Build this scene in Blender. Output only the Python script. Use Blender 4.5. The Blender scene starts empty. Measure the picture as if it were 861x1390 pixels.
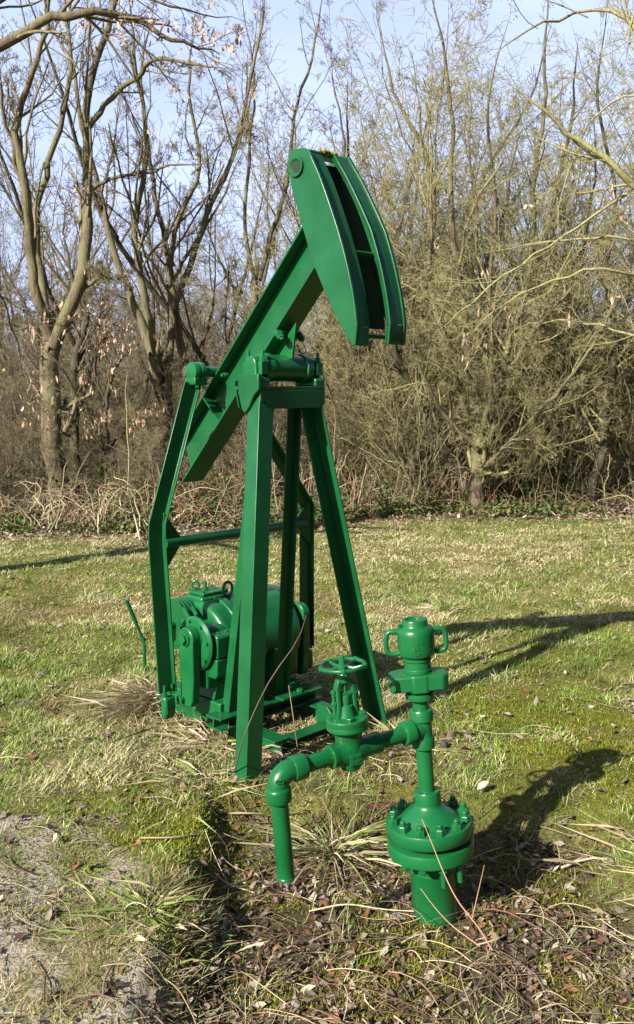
import bpy, bmesh, math, random
import numpy as np
from mathutils import Vector, Matrix
random.seed(7); RNG = np.random.default_rng(11)
C = bpy.context.scene.collection
sc = bpy.context.scene
PI = math.pi; R = math.radians

# ------------------------------------------------------------------ camera
F = 1264.0; TH = math.atan(120/1264); HC = 1.65
cam = bpy.data.cameras.new('camera'); co = bpy.data.objects.new('camera', cam); C.objects.link(co)
co.location = (0, 0, HC); co.rotation_euler = (PI/2 - TH, 0, 0)
cam.sensor_fit = 'VERTICAL'; cam.sensor_height = 36.0; cam.sensor_width = 36.0*861/1390
cam.lens = 36.0*F/1390; cam.shift_y = -45/1390
cam.clip_start = .05; cam.clip_end = 2000
cam.dof.use_dof = True; cam.dof.focus_distance = 3.9; cam.dof.aperture_fstop = 12.0
sc.camera = co
FWD = np.array([0, math.cos(TH), -math.sin(TH)]); UPV = np.array([0, math.sin(TH), math.cos(TH)])
def at(px, py, Y):
    """point at ground distance Y (metres north of the photographer) seen at a photo pixel"""
    r = FWD + np.array([1., 0, 0])*(px-430.5)/F - UPV*(py-650)/F
    return np.array([0, 0, HC]) + r*(Y/r[1])

# ------------------------------------------------------------------ light
SUN_EL = R(31); SX, SY = -.69, -.724
sun = bpy.data.lights.new('sun', 'SUN'); so = bpy.data.objects.new('sun', sun); C.objects.link(so)
sun.energy = 5.0; sun.angle = R(.55); sun.color = (1, .94, .84)
d = Vector((SX*math.cos(SUN_EL), SY*math.cos(SUN_EL), math.sin(SUN_EL)))
so.rotation_euler = d.to_track_quat('Z', 'Y').to_euler(); so.location = (-5, -6, 8)
w = bpy.data.worlds.new('World'); sc.world = w; w.use_nodes = True
nt = w.node_tree; nt.nodes.clear()
sky = nt.nodes.new('ShaderNodeTexSky'); sky.sky_type = 'NISHITA'; sky.sun_disc = False
sky.sun_elevation = SUN_EL; sky.sun_rotation = math.atan2(SX, SY) % (2*PI)
sky.air_density = 1.0; sky.dust_density = 1.2; sky.ozone_density = 2.2
bg = nt.nodes.new('ShaderNodeBackground'); bg.inputs['Strength'].default_value = .05
ow = nt.nodes.new('ShaderNodeOutputWorld')
# thin high cloud veil, part of the sky itself
tc = nt.nodes.new('ShaderNodeTexCoord'); mp = nt.nodes.new('ShaderNodeMapping'); mp.inputs['Scale'].default_value = (1.2, 1.2, 4)
nz = nt.nodes.new('ShaderNodeTexNoise'); nz.inputs['Scale'].default_value = 2.0; nz.inputs['Detail'].default_value = 7
rmp = nt.nodes.new('ShaderNodeMapRange'); rmp.inputs['From Min'].default_value = .30; rmp.inputs['From Max'].default_value = .70
rmp.inputs['To Min'].default_value = .50; rmp.inputs['To Max'].default_value = 1.0
mx = nt.nodes.new('ShaderNodeMix'); mx.data_type = 'RGBA'; mx.inputs[7].default_value = (7.0, 8.3, 12.2, 1)
nt.links.new(tc.outputs['Generated'], mp.inputs[0]); nt.links.new(mp.outputs[0], nz.inputs['Vector'])
nt.links.new(nz.outputs[0], rmp.inputs[0]); 
vd = nt.nodes.new('ShaderNodeVectorMath'); vd.operation = 'DOT_PRODUCT'; vd.inputs[1].default_value = (-.45, .87, .18)   # the veil lies in the north west
vr = nt.nodes.new('ShaderNodeMapRange'); vr.inputs['From Min'].default_value = .15; vr.inputs['From Max'].default_value = .75; vr.interpolation_type = 'SMOOTHSTEP'
nt.links.new(tc.outputs['Generated'], vd.inputs[0]); nt.links.new(vd.outputs['Value'], vr.inputs[0])
vm = nt.nodes.new('ShaderNodeMath'); vm.operation = 'MULTIPLY'; nt.links.new(rmp.outputs[0], vm.inputs[0]); nt.links.new(vr.outputs[0], vm.inputs[1])
nt.links.new(vm.outputs[0], mx.inputs[0])
nt.links.new(sky.outputs[0], mx.inputs[6]); nt.links.new(mx.outputs[2], bg.inputs[0]); nt.links.new(bg.outputs[0], ow.inputs[0])
vs = sc.view_settings; vs.view_transform = 'Standard'; vs.look = 'None'; vs.exposure = 1.32; vs.gamma = 1.0; vs.use_curve_mapping = False

# ------------------------------------------------------------------ materials
def new_mat(name):
    m = bpy.data.materials.new(name); m.use_nodes = True
    return m, m.node_tree, m.node_tree.nodes['Principled BSDF']
def N(t, kind, **kw):
    n = t.nodes.new(kind)
    for k, v in kw.items():
        if k in ('data_type', 'blend_type', 'attribute_name', 'feature', 'noise_type'): setattr(n, k, v)
        else: n.inputs[k.replace('_', ' ')].default_value = v
    return n
def ramp(t, stops):
    n = t.nodes.new('ShaderNodeValToRGB'); e = n.color_ramp.elements
    while len(e) < len(stops): e.new(.5)
    for i, (p, c) in enumerate(stops): e[i].position = p; e[i].color = (*c, 1)
    return n
def mixc(t, fac, a, b, mode='MIX'):
    n = t.nodes.new('ShaderNodeMix'); n.data_type = 'RGBA'; n.blend_type = mode
    for s, v in ((0, fac), (6, a), (7, b)):
        if isinstance(v, bpy.types.NodeSocket): t.links.new(v, n.inputs[s])
        else: n.inputs[s].default_value = v if s == 0 else (*v, 1)
    return n.outputs[2]

def paint(name, col, col2, rough=.33, rust=.0, rough_scale=260):
    m, t, p = new_mat(name); L = t.links.new
    tcn = t.nodes.new('ShaderNodeTexCoord')
    n1 = N(t, 'ShaderNodeTexNoise', Scale=7., Detail=6.); L(tcn.outputs['Object'], n1.inputs['Vector'])
    r1 = ramp(t, [(.3, col), (.7, col2)]); L(n1.outputs[0], r1.inputs[0])
    n2 = N(t, 'ShaderNodeTexNoise', Scale=38., Detail=8., Roughness=.7); L(tcn.outputs['Object'], n2.inputs['Vector'])
    r2 = ramp(t, [(.655, (0, 0, 0)), (.70, (1, 1, 1))]); L(n2.outputs[0], r2.inputs[0])
    mt = t.nodes.new('ShaderNodeMath'); mt.operation = 'MULTIPLY'; L(r2.outputs[0], mt.inputs[0]); mt.inputs[1].default_value = rust
    c = mixc(t, mt.outputs[0], r1.outputs[0], (.10, .065, .035)); L(c, p.inputs['Base Color'])
    rr = N(t, 'ShaderNodeMapRange'); rr.inputs['To Min'].default_value = rough-.07; rr.inputs['To Max'].default_value = rough+.13
    n4 = N(t, 'ShaderNodeTexNoise', Scale=18., Detail=5.); L(tcn.outputs['Object'], n4.inputs['Vector'])
    L(n4.outputs[0], rr.inputs[0]); L(rr.outputs[0], p.inputs['Roughness'])
    p.inputs['Specular IOR Level'].default_value = .38
    n3 = N(t, 'ShaderNodeTexNoise', Scale=float(rough_scale), Detail=3.); L(tcn.outputs['Object'], n3.inputs['Vector'])
    b = N(t, 'ShaderNodeBump', Strength=.16, Distance=.002); L(n3.outputs[0], b.inputs['Height'])
    b2 = N(t, 'ShaderNodeBump', Strength=.25, Distance=.004); L(n4.outputs[0], b2.inputs['Height']); L(b.outputs[0], b2.inputs['Normal'])
    L(b2.outputs[0], p.inputs['Normal'])
    return m
GREEN = paint('green_gloss_paint', (.003, .058, .016), (.007, .082, .026), rough=.29, rust=.6)
GREEN2 = paint('green_cast_paint', (.003, .076, .019), (.008, .105, .032), rough=.28, rust=1., rough_scale=160)
def simple(name, col, rough=.7, vary=None, scale=20):
    m, t, p = new_mat(name); p.inputs['Roughness'].default_value = rough
    tcn = t.nodes.new('ShaderNodeTexCoord'); n = N(t, 'ShaderNodeTexNoise', Scale=float(scale), Detail=6.)
    t.links.new(tcn.outputs['Object'], n.inputs['Vector'])
    r = ramp(t, [(.3, col), (.7, vary or tuple(c*.6 for c in col))]); t.links.new(n.outputs[0], r.inputs[0])
    t.links.new(r.outputs[0], p.inputs['Base Color']); return m
PAINTED_SHADE = simple('painted_interior_shade', (.004, .012, .008), .85, (.012, .016, .008), 40)  # near-black colour standing in for deep shade, not dirt
DARK = simple('dark_rusty_iron', (.02, .02, .016), .8, (.06, .035, .02))
MOSSM = simple('yellow_moss', (.24, .17, .02), .9, (.10, .12, .02), 60)
RUST = simple('rusty_brick_red', (.13, .035, .016), .95, (.03, .014, .01), 45)
def attr_mat(name, rough=.7, trans=0, vary=.25, scale=3.0):
    """colour comes from a per-blade colour attribute, broken up by noise"""
    m, t, p = new_mat(name); a = t.nodes.new('ShaderNodeAttribute'); a.attribute_name = 'tint'
    p.inputs['Roughness'].default_value = rough; p.inputs['Specular IOR Level'].default_value = .25
    g = t.nodes.new('ShaderNodeNewGeometry'); n = N(t, 'ShaderNodeTexNoise', Scale=scale, Detail=3.)
    t.links.new(g.outputs['Position'], n.inputs['Vector'])
    r = ramp(t, [(.3, (1-vary,)*3), (.7, (1+vary,)*3)]); t.links.new(n.outputs[0], r.inputs[0])
    c = mixc(t, 1.0, a.outputs['Color'], r.outputs[0], 'MULTIPLY'); t.links.new(c, p.inputs['Base Color'])
    if trans:
        tr = t.nodes.new('ShaderNodeBsdfTranslucent'); t.links.new(c, tr.inputs[0])
        ms = t.nodes.new('ShaderNodeMixShader'); ms.inputs[0].default_value = trans
        t.links.new(p.outputs[0], ms.inputs[1]); t.links.new(tr.outputs[0], ms.inputs[2])
        t.links.new(ms.outputs[0], t.nodes['Material Output'].inputs[0])
    return m
GRASS = attr_mat('grass_blades', .6, .25); LITTER = attr_mat('dead_leaf', .8, .12); STALK = attr_mat('dead_stalk', .75)
LEAF = attr_mat('bramble_leaf', .45, .2)

def bark(name, c1, c2, lichen, amt=.5, scale=9.):
    m, t, p = new_mat(name); L = t.links.new; p.inputs['Roughness'].default_value = .85; p.inputs['Specular IOR Level'].default_value = .15
    g = t.nodes.new('ShaderNodeNewGeometry'); mp = N(t, 'ShaderNodeMapping'); mp.inputs['Scale'].default_value = (3, 3, .6)
    L(g.outputs['Position'], mp.inputs[0])
    n1 = N(t, 'ShaderNodeTexNoise', Scale=scale, Detail=8., Roughness=.65); L(mp.outputs[0], n1.inputs['Vector'])
    r1 = ramp(t, [(.32, c1), (.68, c2)]); L(n1.outputs[0], r1.inputs[0])
    n2 = N(t, 'ShaderNodeTexNoise', Scale=2.6, Detail=6.); L(g.outputs['Position'], n2.inputs['Vector'])
    r2 = ramp(t, [(.42, (0, 0, 0)), (.62, (amt,)*3)]); L(n2.outputs[0], r2.inputs[0])
    c = mixc(t, r2.outputs[0], r1.outputs[0], lichen); L(c, p.inputs['Base Color'])
    b = N(t, 'ShaderNodeBump', Strength=.9, Distance=.02); L(n1.outputs[0], b.inputs['Height']); L(b.outputs[0], p.inputs['Normal'])
    return m
BARK = bark('grey_brown_bark', (.045, .035, .024), (.17, .135, .09), (.14, .145, .06), .55)
BARKD = bark('dark_bark', (.028, .022, .018), (.09, .072, .052), (.08, .082, .04), .5)
TWIG = bark('twig_bark', (.09, .07, .045), (.22, .175, .11), (.17, .165, .07), .5)
TWIGD = bark('dim_twig_bark', (.065, .05, .036), (.16, .125, .085), (.11, .105, .055), .45)
TWIGO = bark('olive_twig_bark', (.13, .11, .055), (.33, .285, .155), (.25, .245, .095), .6)
TWIGB = bark('brown_twig_bark', (.15, .115, .075), (.27, .215, .135), (.2, .18, .09), .4)

# ------------------------------------------------------------------ mesh helpers
class MB:
    def __init__(s): s.v = []; s.f = []
    def add(s, vs, fs, M=None):
        o = len(s.v)
        for p in vs:
            p = Vector(p)
            if M is not None: p = M @ p
            s.v.append(tuple(p))
        s.f += [tuple(i+o for i in f) for f in fs]; return s
    def box(s, a, b, M=None):
        (x0, y0, z0), (x1, y1, z1) = a, b
        vs = [(x, y, z) for z in (z0, z1) for x, y in ((x0, y0), (x1, y0), (x1, y1), (x0, y1))]
        return s.add(vs, [(3, 2, 1, 0), (4, 5, 6, 7), (0, 1, 5, 4), (1, 2, 6, 5), (2, 3, 7, 6), (3, 0, 4, 7)], M)
    def prism(s, poly, lo, hi, M=None, axis='z'):
        """polygon extruded lo..hi; axis 'y': poly is (x,z); 'x': poly is (y,z)"""
        def mk(a, b, h): return {'z': (a, b, h), 'y': (a, h, b), 'x': (h, a, b)}[axis]
        n = len(poly); vs = [mk(a, b, lo) for a, b in poly]+[mk(a, b, hi) for a, b in poly]
        fs = [tuple(range(n-1, -1, -1)), tuple(range(n, 2*n))]+[(i, (i+1) % n, n+(i+1) % n, n+i) for i in range(n)]
        return s.add(vs, fs, M)
    def sweep(s, sec0, sec1):
        n = len(sec0); return s.add(list(sec0)+list(sec1), [tuple(range(n-1, -1, -1)), tuple(range(n, 2*n))]+[(i, (i+1) % n, n+(i+1) % n, n+i) for i in range(n)])
    def lathe(s, prof, M=None, seg=40, caps=True):
        vs = []; fs = []
        for r, z in prof:
            for k in range(seg):
                a = 2*PI*k/seg; vs.append((r*math.cos(a), r*math.sin(a), z))
        for i in range(len(prof)-1):
            for k in range(seg):
                k2 = (k+1) % seg; fs.append((i*seg+k, i*seg+k2, (i+1)*seg+k2, (i+1)*seg+k))
        if caps:
            fs.append(tuple(range(seg-1, -1, -1))); fs.append(tuple(range((len(prof)-1)*seg, len(prof)*seg)))
        return s.add(vs, fs, M)
    def rod(s, a, b, r, r2=None, seg=20):
        a = Vector(a); b = Vector(b); q = (b-a).to_track_quat('Z', 'Y').to_matrix().to_4x4()
        return s.lathe([(r, 0), (r2 if r2 is not None else r, (b-a).length)], Matrix.Translation(a) @ q, seg)
    def tube(s, pts, rad, seg=12, closed=False):
        pts = [Vector(p) for p in pts]; n = len(pts); up = None; vs = []; fs = []
        for i, p in enumerate(pts):
            if closed: t = pts[(i+1) % n]-pts[i-1]
            else: t = pts[min(i+1, n-1)]-pts[max(i-1, 0)]
            t.normalize()
            if up is None: up = t.orthogonal().normalized()
            up = (up-t*up.dot(t)).normalized(); sd = t.cross(up)
            r = rad[i] if hasattr(rad, '__len__') else rad
            for k in range(seg):
                a = 2*PI*k/seg; vs.append(tuple(p+up*(r*math.cos(a))+sd*(r*math.sin(a))))
        m = n if closed else n-1
        for i in range(m):
            for k in range(seg):
                k2 = (k+1) % seg; j = (i+1) % n; fs.append((i*seg+k, i*seg+k2, j*seg+k2, j*seg+k))
        if not closed: fs += [tuple(range(seg-1, -1, -1)), tuple(range((n-1)*seg, n*seg))]
        return s.add(vs, fs)
    def hexa(s, M, r=.012, h=.012, stud=None, sr=None, sh=0):
        s.lathe([(r, 0), (r, h*.85), (r*.88, h)], M, 6)
        if sh: s.lathe([(sr, 0), (sr, h+sh)], M, 12)
        return s
    def build(s, name, mat, parent=None, bevel=0, smooth=32, loc=None, seg=2):
        me = bpy.data.meshes.new(name); me.from_pydata(s.v, [], s.f)
        bm = bmesh.new(); bm.from_mesh(me); bmesh.ops.recalc_face_normals(bm, faces=bm.faces)
        bm.to_mesh(me); bm.free()
        me.polygons.foreach_set('use_smooth', [True]*len(me.polygons))
        me.set_sharp_from_angle(angle=R(smooth))
        me.materials.append(mat); o = bpy.data.objects.new(name, me); C.objects.link(o)
        if parent is not None: o.parent = parent
        if bevel:
            b = o.modifiers.new('bevel', 'BEVEL'); b.width = bevel; b.segments = seg; b.limit_method = 'ANGLE'; b.angle_limit = R(smooth)
            b.harden_normals = False
        return o
def T(x, y, z): return Matrix.Translation((x, y, z))
def RX(a): return Matrix.Rotation(a, 4, 'X')
def RY(a): return Matrix.Rotation(a, 4, 'Y')
def RZ(a): return Matrix.Rotation(a, 4, 'Z')
def tag(o, label=None, cat=None, group=None, kind=None):
    if label: o['label'] = label
    if cat: o['category'] = cat
    if group: o['group'] = group
    if kind: o['kind'] = kind
    return o
def empty(name, loc, rot=(0, 0, 0)):
    o = bpy.data.objects.new(name, None); C.objects.link(o); o.location = loc; o.rotation_euler = rot; o.empty_display_size = .1; return o

# ------------------------------------------------------------------ ground shape
def sstep(a, b, x):
    t = np.clip((x-a)/(b-a), 0, 1); return t*t*(3-2*t)
def vnoise(x, y, s, seed=0):
    """cheap smooth value noise"""
    x = np.asarray(x, float)*s+seed*17.3; y = np.asarray(y, float)*s-seed*9.1
    xi = np.floor(x); yi = np.floor(y); fx = x-xi; fy = y-yi; fx = fx*fx*(3-2*fx); fy = fy*fy*(3-2*fy)
    def h(a, b):
        v = np.sin(a*127.1+b*311.7+seed*74.7)*43758.5453; return v-np.floor(v)
    return (h(xi, yi)*(1-fx)+h(xi+1, yi)*fx)*(1-fy)+(h(xi, yi+1)*(1-fx)+h(xi+1, yi+1)*fx)*fy
def fbm(x, y, s, seed=0, o=4):
    return sum(vnoise(x, y, s*2**i, seed+i)*.5**(i+1) for i in range(o))/(1-.5**o)
def pit(x, y):
    """1 inside the hollow round the wellhead"""
    n = (fbm(x, y, 3.0, 3)-.5)*.35
    d = np.maximum.reduce([(-.40-x)+n, (x-1.10)+n, (y-3.62)+n*.8+np.maximum(0, x-.5)*.25, (1.0-y)])
    return 1-sstep(-.15, .08, d)
def wood_edge(x): return 11.6+.28*np.clip(x, -8, 8)+(fbm(x, x*0, .6, 5)-.5)*1.4
def height(x, y):
    x = np.asarray(x, float); y = np.asarray(y, float)
    h = (fbm(x, y, .35, 1)-.5)*.10*sstep(4, 9, np.hypot(x, y))+(fbm(x, y, 2.2, 2)-.5)*.035+(fbm(x, y, 9, 4, 3)-.5)*.016
    p = pit(x, y); h = h-.11*p
    h += .07*np.exp(-(((x-1.05)/.38)**2+((y-3.95)/.30)**2))
    h += .05*np.exp(-(((x+.52)/.16)**2+((y-2.75)/.45)**2))
    h += sstep(12, 22, y)*.25+np.maximum(0, np.hypot(x, y)-25)*.012
    return h
def soil_mask(x, y): return sstep(.0, .3, (-.60-x)+(3.14-y)*.50+(fbm(x, y, 3.5, 8)-.5)*1.1)*(y < 3.5)*(.45+.55*sstep(.35, .55, fbm(x, y, 6, 9)))
def moss_mask(x, y):
    a = np.exp(-(((x-1.2)/.85)**2+((y-4.3)/.95)**2)*1.0)+.8*np.exp(-(((x+.62)/.40)**2+((y-3.3)/.5)**2))
    return np.clip(a*1.35*sstep(.30, .52, fbm(x, y, 2.6, 12)), 0, 1)
def litter_mask(x, y):
    p = pit(x, y); e = np.exp(-(((x+.1)/.85)**2+((y-4.1)/.55)**2))*.55
    f = sstep(-1.2, .2, y-wood_edge(x))
    return np.clip(np.maximum.reduce([p, e, f]), 0, 1)

def fast_mesh(name, verts, faces, mat, tint=None, parent=None, smooth=False):
    """verts (n,3), faces (m,k) numpy; tint (n,3) per-vertex colour"""
    me = bpy.data.meshes.new(name); n, m, k = len(verts), len(faces), faces.shape[1]
    me.vertices.add(n); me.vertices.foreach_set('co', np.ascontiguousarray(verts, np.float32).ravel())
    me.loops.add(m*k); me.loops.foreach_set('vertex_index', np.ascontiguousarray(faces, np.int32).ravel())
    me.polygons.add(m); me.polygons.foreach_set('loop_start', np.arange(0, m*k, k, dtype=np.int32))
    me.polygons.foreach_set('loop_total', np.full(m, k, np.int32))
    if smooth: me.polygons.foreach_set('use_smooth', np.ones(m, bool))
    me.update(calc_edges=True)
    if tint is not None:
        a = me.color_attributes.new('tint', 'FLOAT_COLOR', 'POINT')
        a.data.foreach_set('color', np.concatenate([tint, np.ones((n, 1))], 1).astype(np.float32).ravel())
    me.materials.append(mat); o = bpy.data.objects.new(name, me); C.objects.link(o)
    if parent is not None: o.parent = parent
    return o

def build_ground():
    ang = np.concatenate([np.arange(-34, 34, .22), np.arange(34, 326, 4)]); ang = np.radians(ang)
    rad = np.concatenate([[.15, .5, .9, 1.3], 1.6*(1.0072)**np.arange(0, 330), 17.5*(1.06)**np.arange(1, 60)])
    A, Q = np.meshgrid(ang, rad); X = Q*np.sin(A); Y = Q*np.cos(A); Z = height(X, Y)
    n, m = X.shape; v = np.stack([X, Y, Z], -1).reshape(-1, 3)
    i, j = np.meshgrid(np.arange(n-1), np.arange(m), indexing='ij'); j2 = (j+1) % m
    f = np.stack([i*m+j, i*m+j2, (i+1)*m+j2, (i+1)*m+j], -1).reshape(-1, 4)
    x, y = v[:, 0], v[:, 1]
    zone = np.stack([litter_mask(x, y), moss_mask(x, y), soil_mask(x, y)], 1)
    mt, t, p = new_mat('meadow_ground'); L = t.links.new; p.inputs['Roughness'].default_value = .95; p.inputs['Specular IOR Level'].default_value = .1
    a = t.nodes.new('ShaderNodeAttribute'); a.attribute_name = 'tint'; sp = t.nodes.new('ShaderNodeSeparateColor'); L(a.outputs['Color'], sp.inputs[0])
    g = t.nodes.new('ShaderNodeNewGeometry')
    def noise(s, dd=6.): 
        q = N(t, 'ShaderNodeTexNoise', Scale=s, Detail=dd, Roughness=.62); L(g.outputs['Position'], q.inputs['Vector']); return q.outputs[0]
    n1 = noise(1.7); n2 = noise(24.); n3 = noise(90., 4.)
    grass = ramp(t, [(.34, (.085, .12, .02)), (.5, (.15, .155, .045)), (.66, (.25, .22, .10))]); L(n1, grass.inputs[0])
    fine = ramp(t, [(.3, (.55, .5, .45)), (.7, (1.25, 1.2, 1.1))]); L(n2, fine.inputs[0])
    lit = ramp(t, [(.3, (.022, .016, .011)), (.5, (.065, .048, .03)), (.68, (.15, .115, .08))]); L(n2, lit.inputs[0])
    soil = ramp(t, [(.3, (.20, .17, .13)), (.7, (.40, .35, .28))]); L(n3, soil.inputs[0])
    moss = ramp(t, [(.3, (.06, .07, .008)), (.7, (.17, .17, .025))]); L(n2, moss.inputs[0])
    c = mixc(t, 1., grass.outputs[0], fine.outputs[0], 'MULTIPLY')
    c = mixc(t, sp.outputs[0], c, lit.outputs[0]); c = mixc(t, sp.outputs[1], c, moss.outputs[0]); c = mixc(t, sp.outputs[2], c, soil.outputs[0])
    L(c, p.inputs['Base Color'])
    ad = t.nodes.new('ShaderNodeMath'); ad.operation = 'ADD'; L(n2, ad.inputs[0]); L(n3, ad.inputs[1])
    b = N(t, 'ShaderNodeBump', Strength=.9, Distance=.02); L(ad.outputs[0], b.inputs['Height']); L(b.outputs[0], p.inputs['Normal'])
    o = fast_mesh('ground', v, f, mt, zone, smooth=True)
    tag(o, 'uneven meadow ground with grass, moss, bare soil and dead leaves', kind='structure')
build_ground()

# ------------------------------------------------------------------ blades, stalks, leaves
def blades(P, L, W, lean, col, col2=None, bend=.5, az=None):
    """P (n,3) roots -> two-quad-plus-tip ribbons: 3 levels"""
    n = len(P); az = RNG.uniform(0, 2*PI, n) if az is None else az
    dx = np.cos(az); dy = np.sin(az); sx = -dy; sy = dx
    v = np.zeros((n, 5, 3)); 
    for k, (t, wd) in enumerate(((0, 1.), (.55, .8), (1., 0))):
        out = L*(lean*t+bend*lean*t*t); up = L*t*np.sqrt(np.clip(1-(lean*.8)**2, .05, 1))*(1-.35*bend*lean*t)
        c = P+np.stack([dx*out, dy*out, up], 1)
        if k < 2:
            v[:, 2*k] = c-np.stack([sx, sy, sx*0], 1)*(W*wd/2)[:, None]; v[:, 2*k+1] = c+np.stack([sx, sy, sx*0], 1)*(W*wd/2)[:, None]
        else: v[:, 4] = c
    b = (np.arange(n)*5)[:, None]
    f = np.concatenate([b+[[0, 1, 3]], b+[[0, 3, 2]], b+[[2, 3, 4]]])
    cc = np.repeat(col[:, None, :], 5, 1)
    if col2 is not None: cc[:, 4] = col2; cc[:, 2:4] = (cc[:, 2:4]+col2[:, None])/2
    return v.reshape(-1, 3), f, cc.reshape(-1, 3)
def cat_meshes(L):
    V, Fc, T_ = [], [], []; o = 0
    for v, f, t in L: V.append(v); Fc.append(f+o); T_.append(t); o += len(v)
    return np.concatenate(V), np.concatenate(Fc), np.concatenate(T_)
def scatter(n, r0, r1, power=1.0, half=30):
    """points in a fan before the photographer, denser near; power 0 = even per radius"""
    u = RNG.random(n); q = r0*(r1/r0)**u if power == 1 else (r0**(1-power)+u*(r1**(1-power)-r0**(1-power)))**(1/(1-power))
    a = np.radians(RNG.uniform(-half, half, n)); return q*np.sin(a), q*np.cos(a)
def rgbmix(a, b, t): return np.asarray(a)*(1-t)[:, None]+np.asarray(b)*t[:, None]
def build_grass():
    n = 560000; x, y = scatter(n, 1.9, 14.5, .75, 27)
    lit = litter_mask(x, y); so_ = soil_mask(x, y); mo = moss_mask(x, y)
    tuft = fbm(x, y, 7, 21, 3); dens = np.clip(1-.90*lit-.93*so_-.55*mo, .03, 1)*(.35+.65*sstep(.28, .5, tuft))
    k = RNG.random(n) < dens; x, y, tuft, mo = x[k], y[k], tuft[k], mo[k]; n = len(x)
    q = np.hypot(x, y); P = np.stack([x, y, height(x, y)-.003], 1)
    patch = fbm(x, y, .9, 31)*.6+fbm(x, y, 3.5, 33)*.4
    g = np.clip(sstep(.36, .60, patch)*.70+.16+.25*sstep(.2, 1.4, x)*(y < 6.5)-sstep(5.5, 9, y)*.34, .05, 1)
    isg = RNG.random(n) < g*.9
    straw = rgbmix((.36, .30, .15), (.72, .64, .40), RNG.random(n)**1.3); grn = rgbmix((.07, .14, .012), (.26, .36, .06), RNG.random(n))
    thatch = sstep(.52, .66, fbm(x, y, 1.9, 71))*(y < 8)*.75; col = np.where(isg[:, None], grn, straw)
    col = col*(1-thatch[:, None])+col*np.array([.50, .42, .34])*thatch[:, None]
    Ln = RNG.gamma(5, .0062, n)*(.6+.8*sstep(.45, .75, tuft))*(1-.4*mo); Ln = np.clip(Ln, .008, .09)
    lean = np.where(isg, RNG.uniform(.2, .95, n), RNG.uniform(.6, 1.15, n)); W = (.0014+.00042*q)*RNG.uniform(.7, 1.4, n)
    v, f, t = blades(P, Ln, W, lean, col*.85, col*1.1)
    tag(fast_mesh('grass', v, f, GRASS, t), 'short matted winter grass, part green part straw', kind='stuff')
    # moss cushions: very short dense yellow-green pile
    n = 240000; x, y = scatter(n, 2.1, 7, .7, 27); m = moss_mask(x, y)+.9*pit(x, y)*sstep(.48, .6, fbm(x, y, 3.2, 44))+.5*soil_mask(x, y)*sstep(.52, .6, fbm(x, y, 4.1, 46))+.35*sstep(.6, .7, fbm(x, y, 2.1, 45))
    k = RNG.random(n) < m; x, y = x[k], y[k]; n = len(x)
    P = np.stack([x, y, height(x, y)-.004], 1)
    col = rgbmix((.12, .14, .008), (.28, .30, .025), RNG.random(n))*rgbmix((.6, .6, .6), (1.15, 1.1, 1.), fbm(x, y, 14, 47))
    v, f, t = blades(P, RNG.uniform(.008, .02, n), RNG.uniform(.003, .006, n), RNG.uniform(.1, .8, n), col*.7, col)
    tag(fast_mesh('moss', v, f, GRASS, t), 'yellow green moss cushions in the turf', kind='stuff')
build_grass()

def leaf_quads(P, S, col, tilt=.35, fold=.35):
    """curled leaves: 2x3 vertex folded patches with pointed ends"""
    n = len(P); az = RNG.uniform(0, 2*PI, n); ca, sa = np.cos(az), np.sin(az)
    base = np.array([(-1, 0, 0), (-.35, -.42, .12), (-.35, .42, .12), (.35, -.40, .10), (.35, .40, .14), (1, 0, .05), (-.2, 0, -.08), (.35, 0, -.06)])
    tri = np.array([(0, 1, 6), (0, 6, 2), (1, 3, 7), (1, 7, 6), (6, 7, 4), (6, 4, 2), (3, 5, 7), (7, 5, 4)])
    b = base[None]*RNG.uniform(.6, 1.3, (n, 8, 3))+RNG.normal(0, .07, (n, 8, 3)); b[:, :, 2] *= fold/.35*RNG.uniform(.2, 2.6, (n, 1))*RNG.choice([-1, 1], (n, 1), p=[.35, .65])
    tx = RNG.normal(0, tilt, n); ty = RNG.normal(0, tilt, n)
    b[:, :, 2] += b[:, :, 0]*tx[:, None]+b[:, :, 1]*ty[:, None]
    b *= (S/2)[:, None, None]
    X = b[:, :, 0]*ca[:, None]-b[:, :, 1]*sa[:, None]; Y = b[:, :, 0]*sa[:, None]+b[:, :, 1]*ca[:, None]
    v = np.stack([X, Y, b[:, :, 2]], -1)+P[:, None, :]
    f = (np.arange(n)*8)[:, None, None]+tri[None]; t = np.repeat(col[:, None], 8, 1)*RNG.uniform(.85, 1.1, (n, 8, 1))
    return v.reshape(-1, 3), f.reshape(-1, 3), t.reshape(-1, 3)
LC = np.array([(.20, .135, .09), (.29, .235, .19), (.36, .31, .26), (.14, .08, .05), (.24, .12, .06), (.40, .33, .24), (.19, .12, .115), (.085, .06, .045)])
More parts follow.
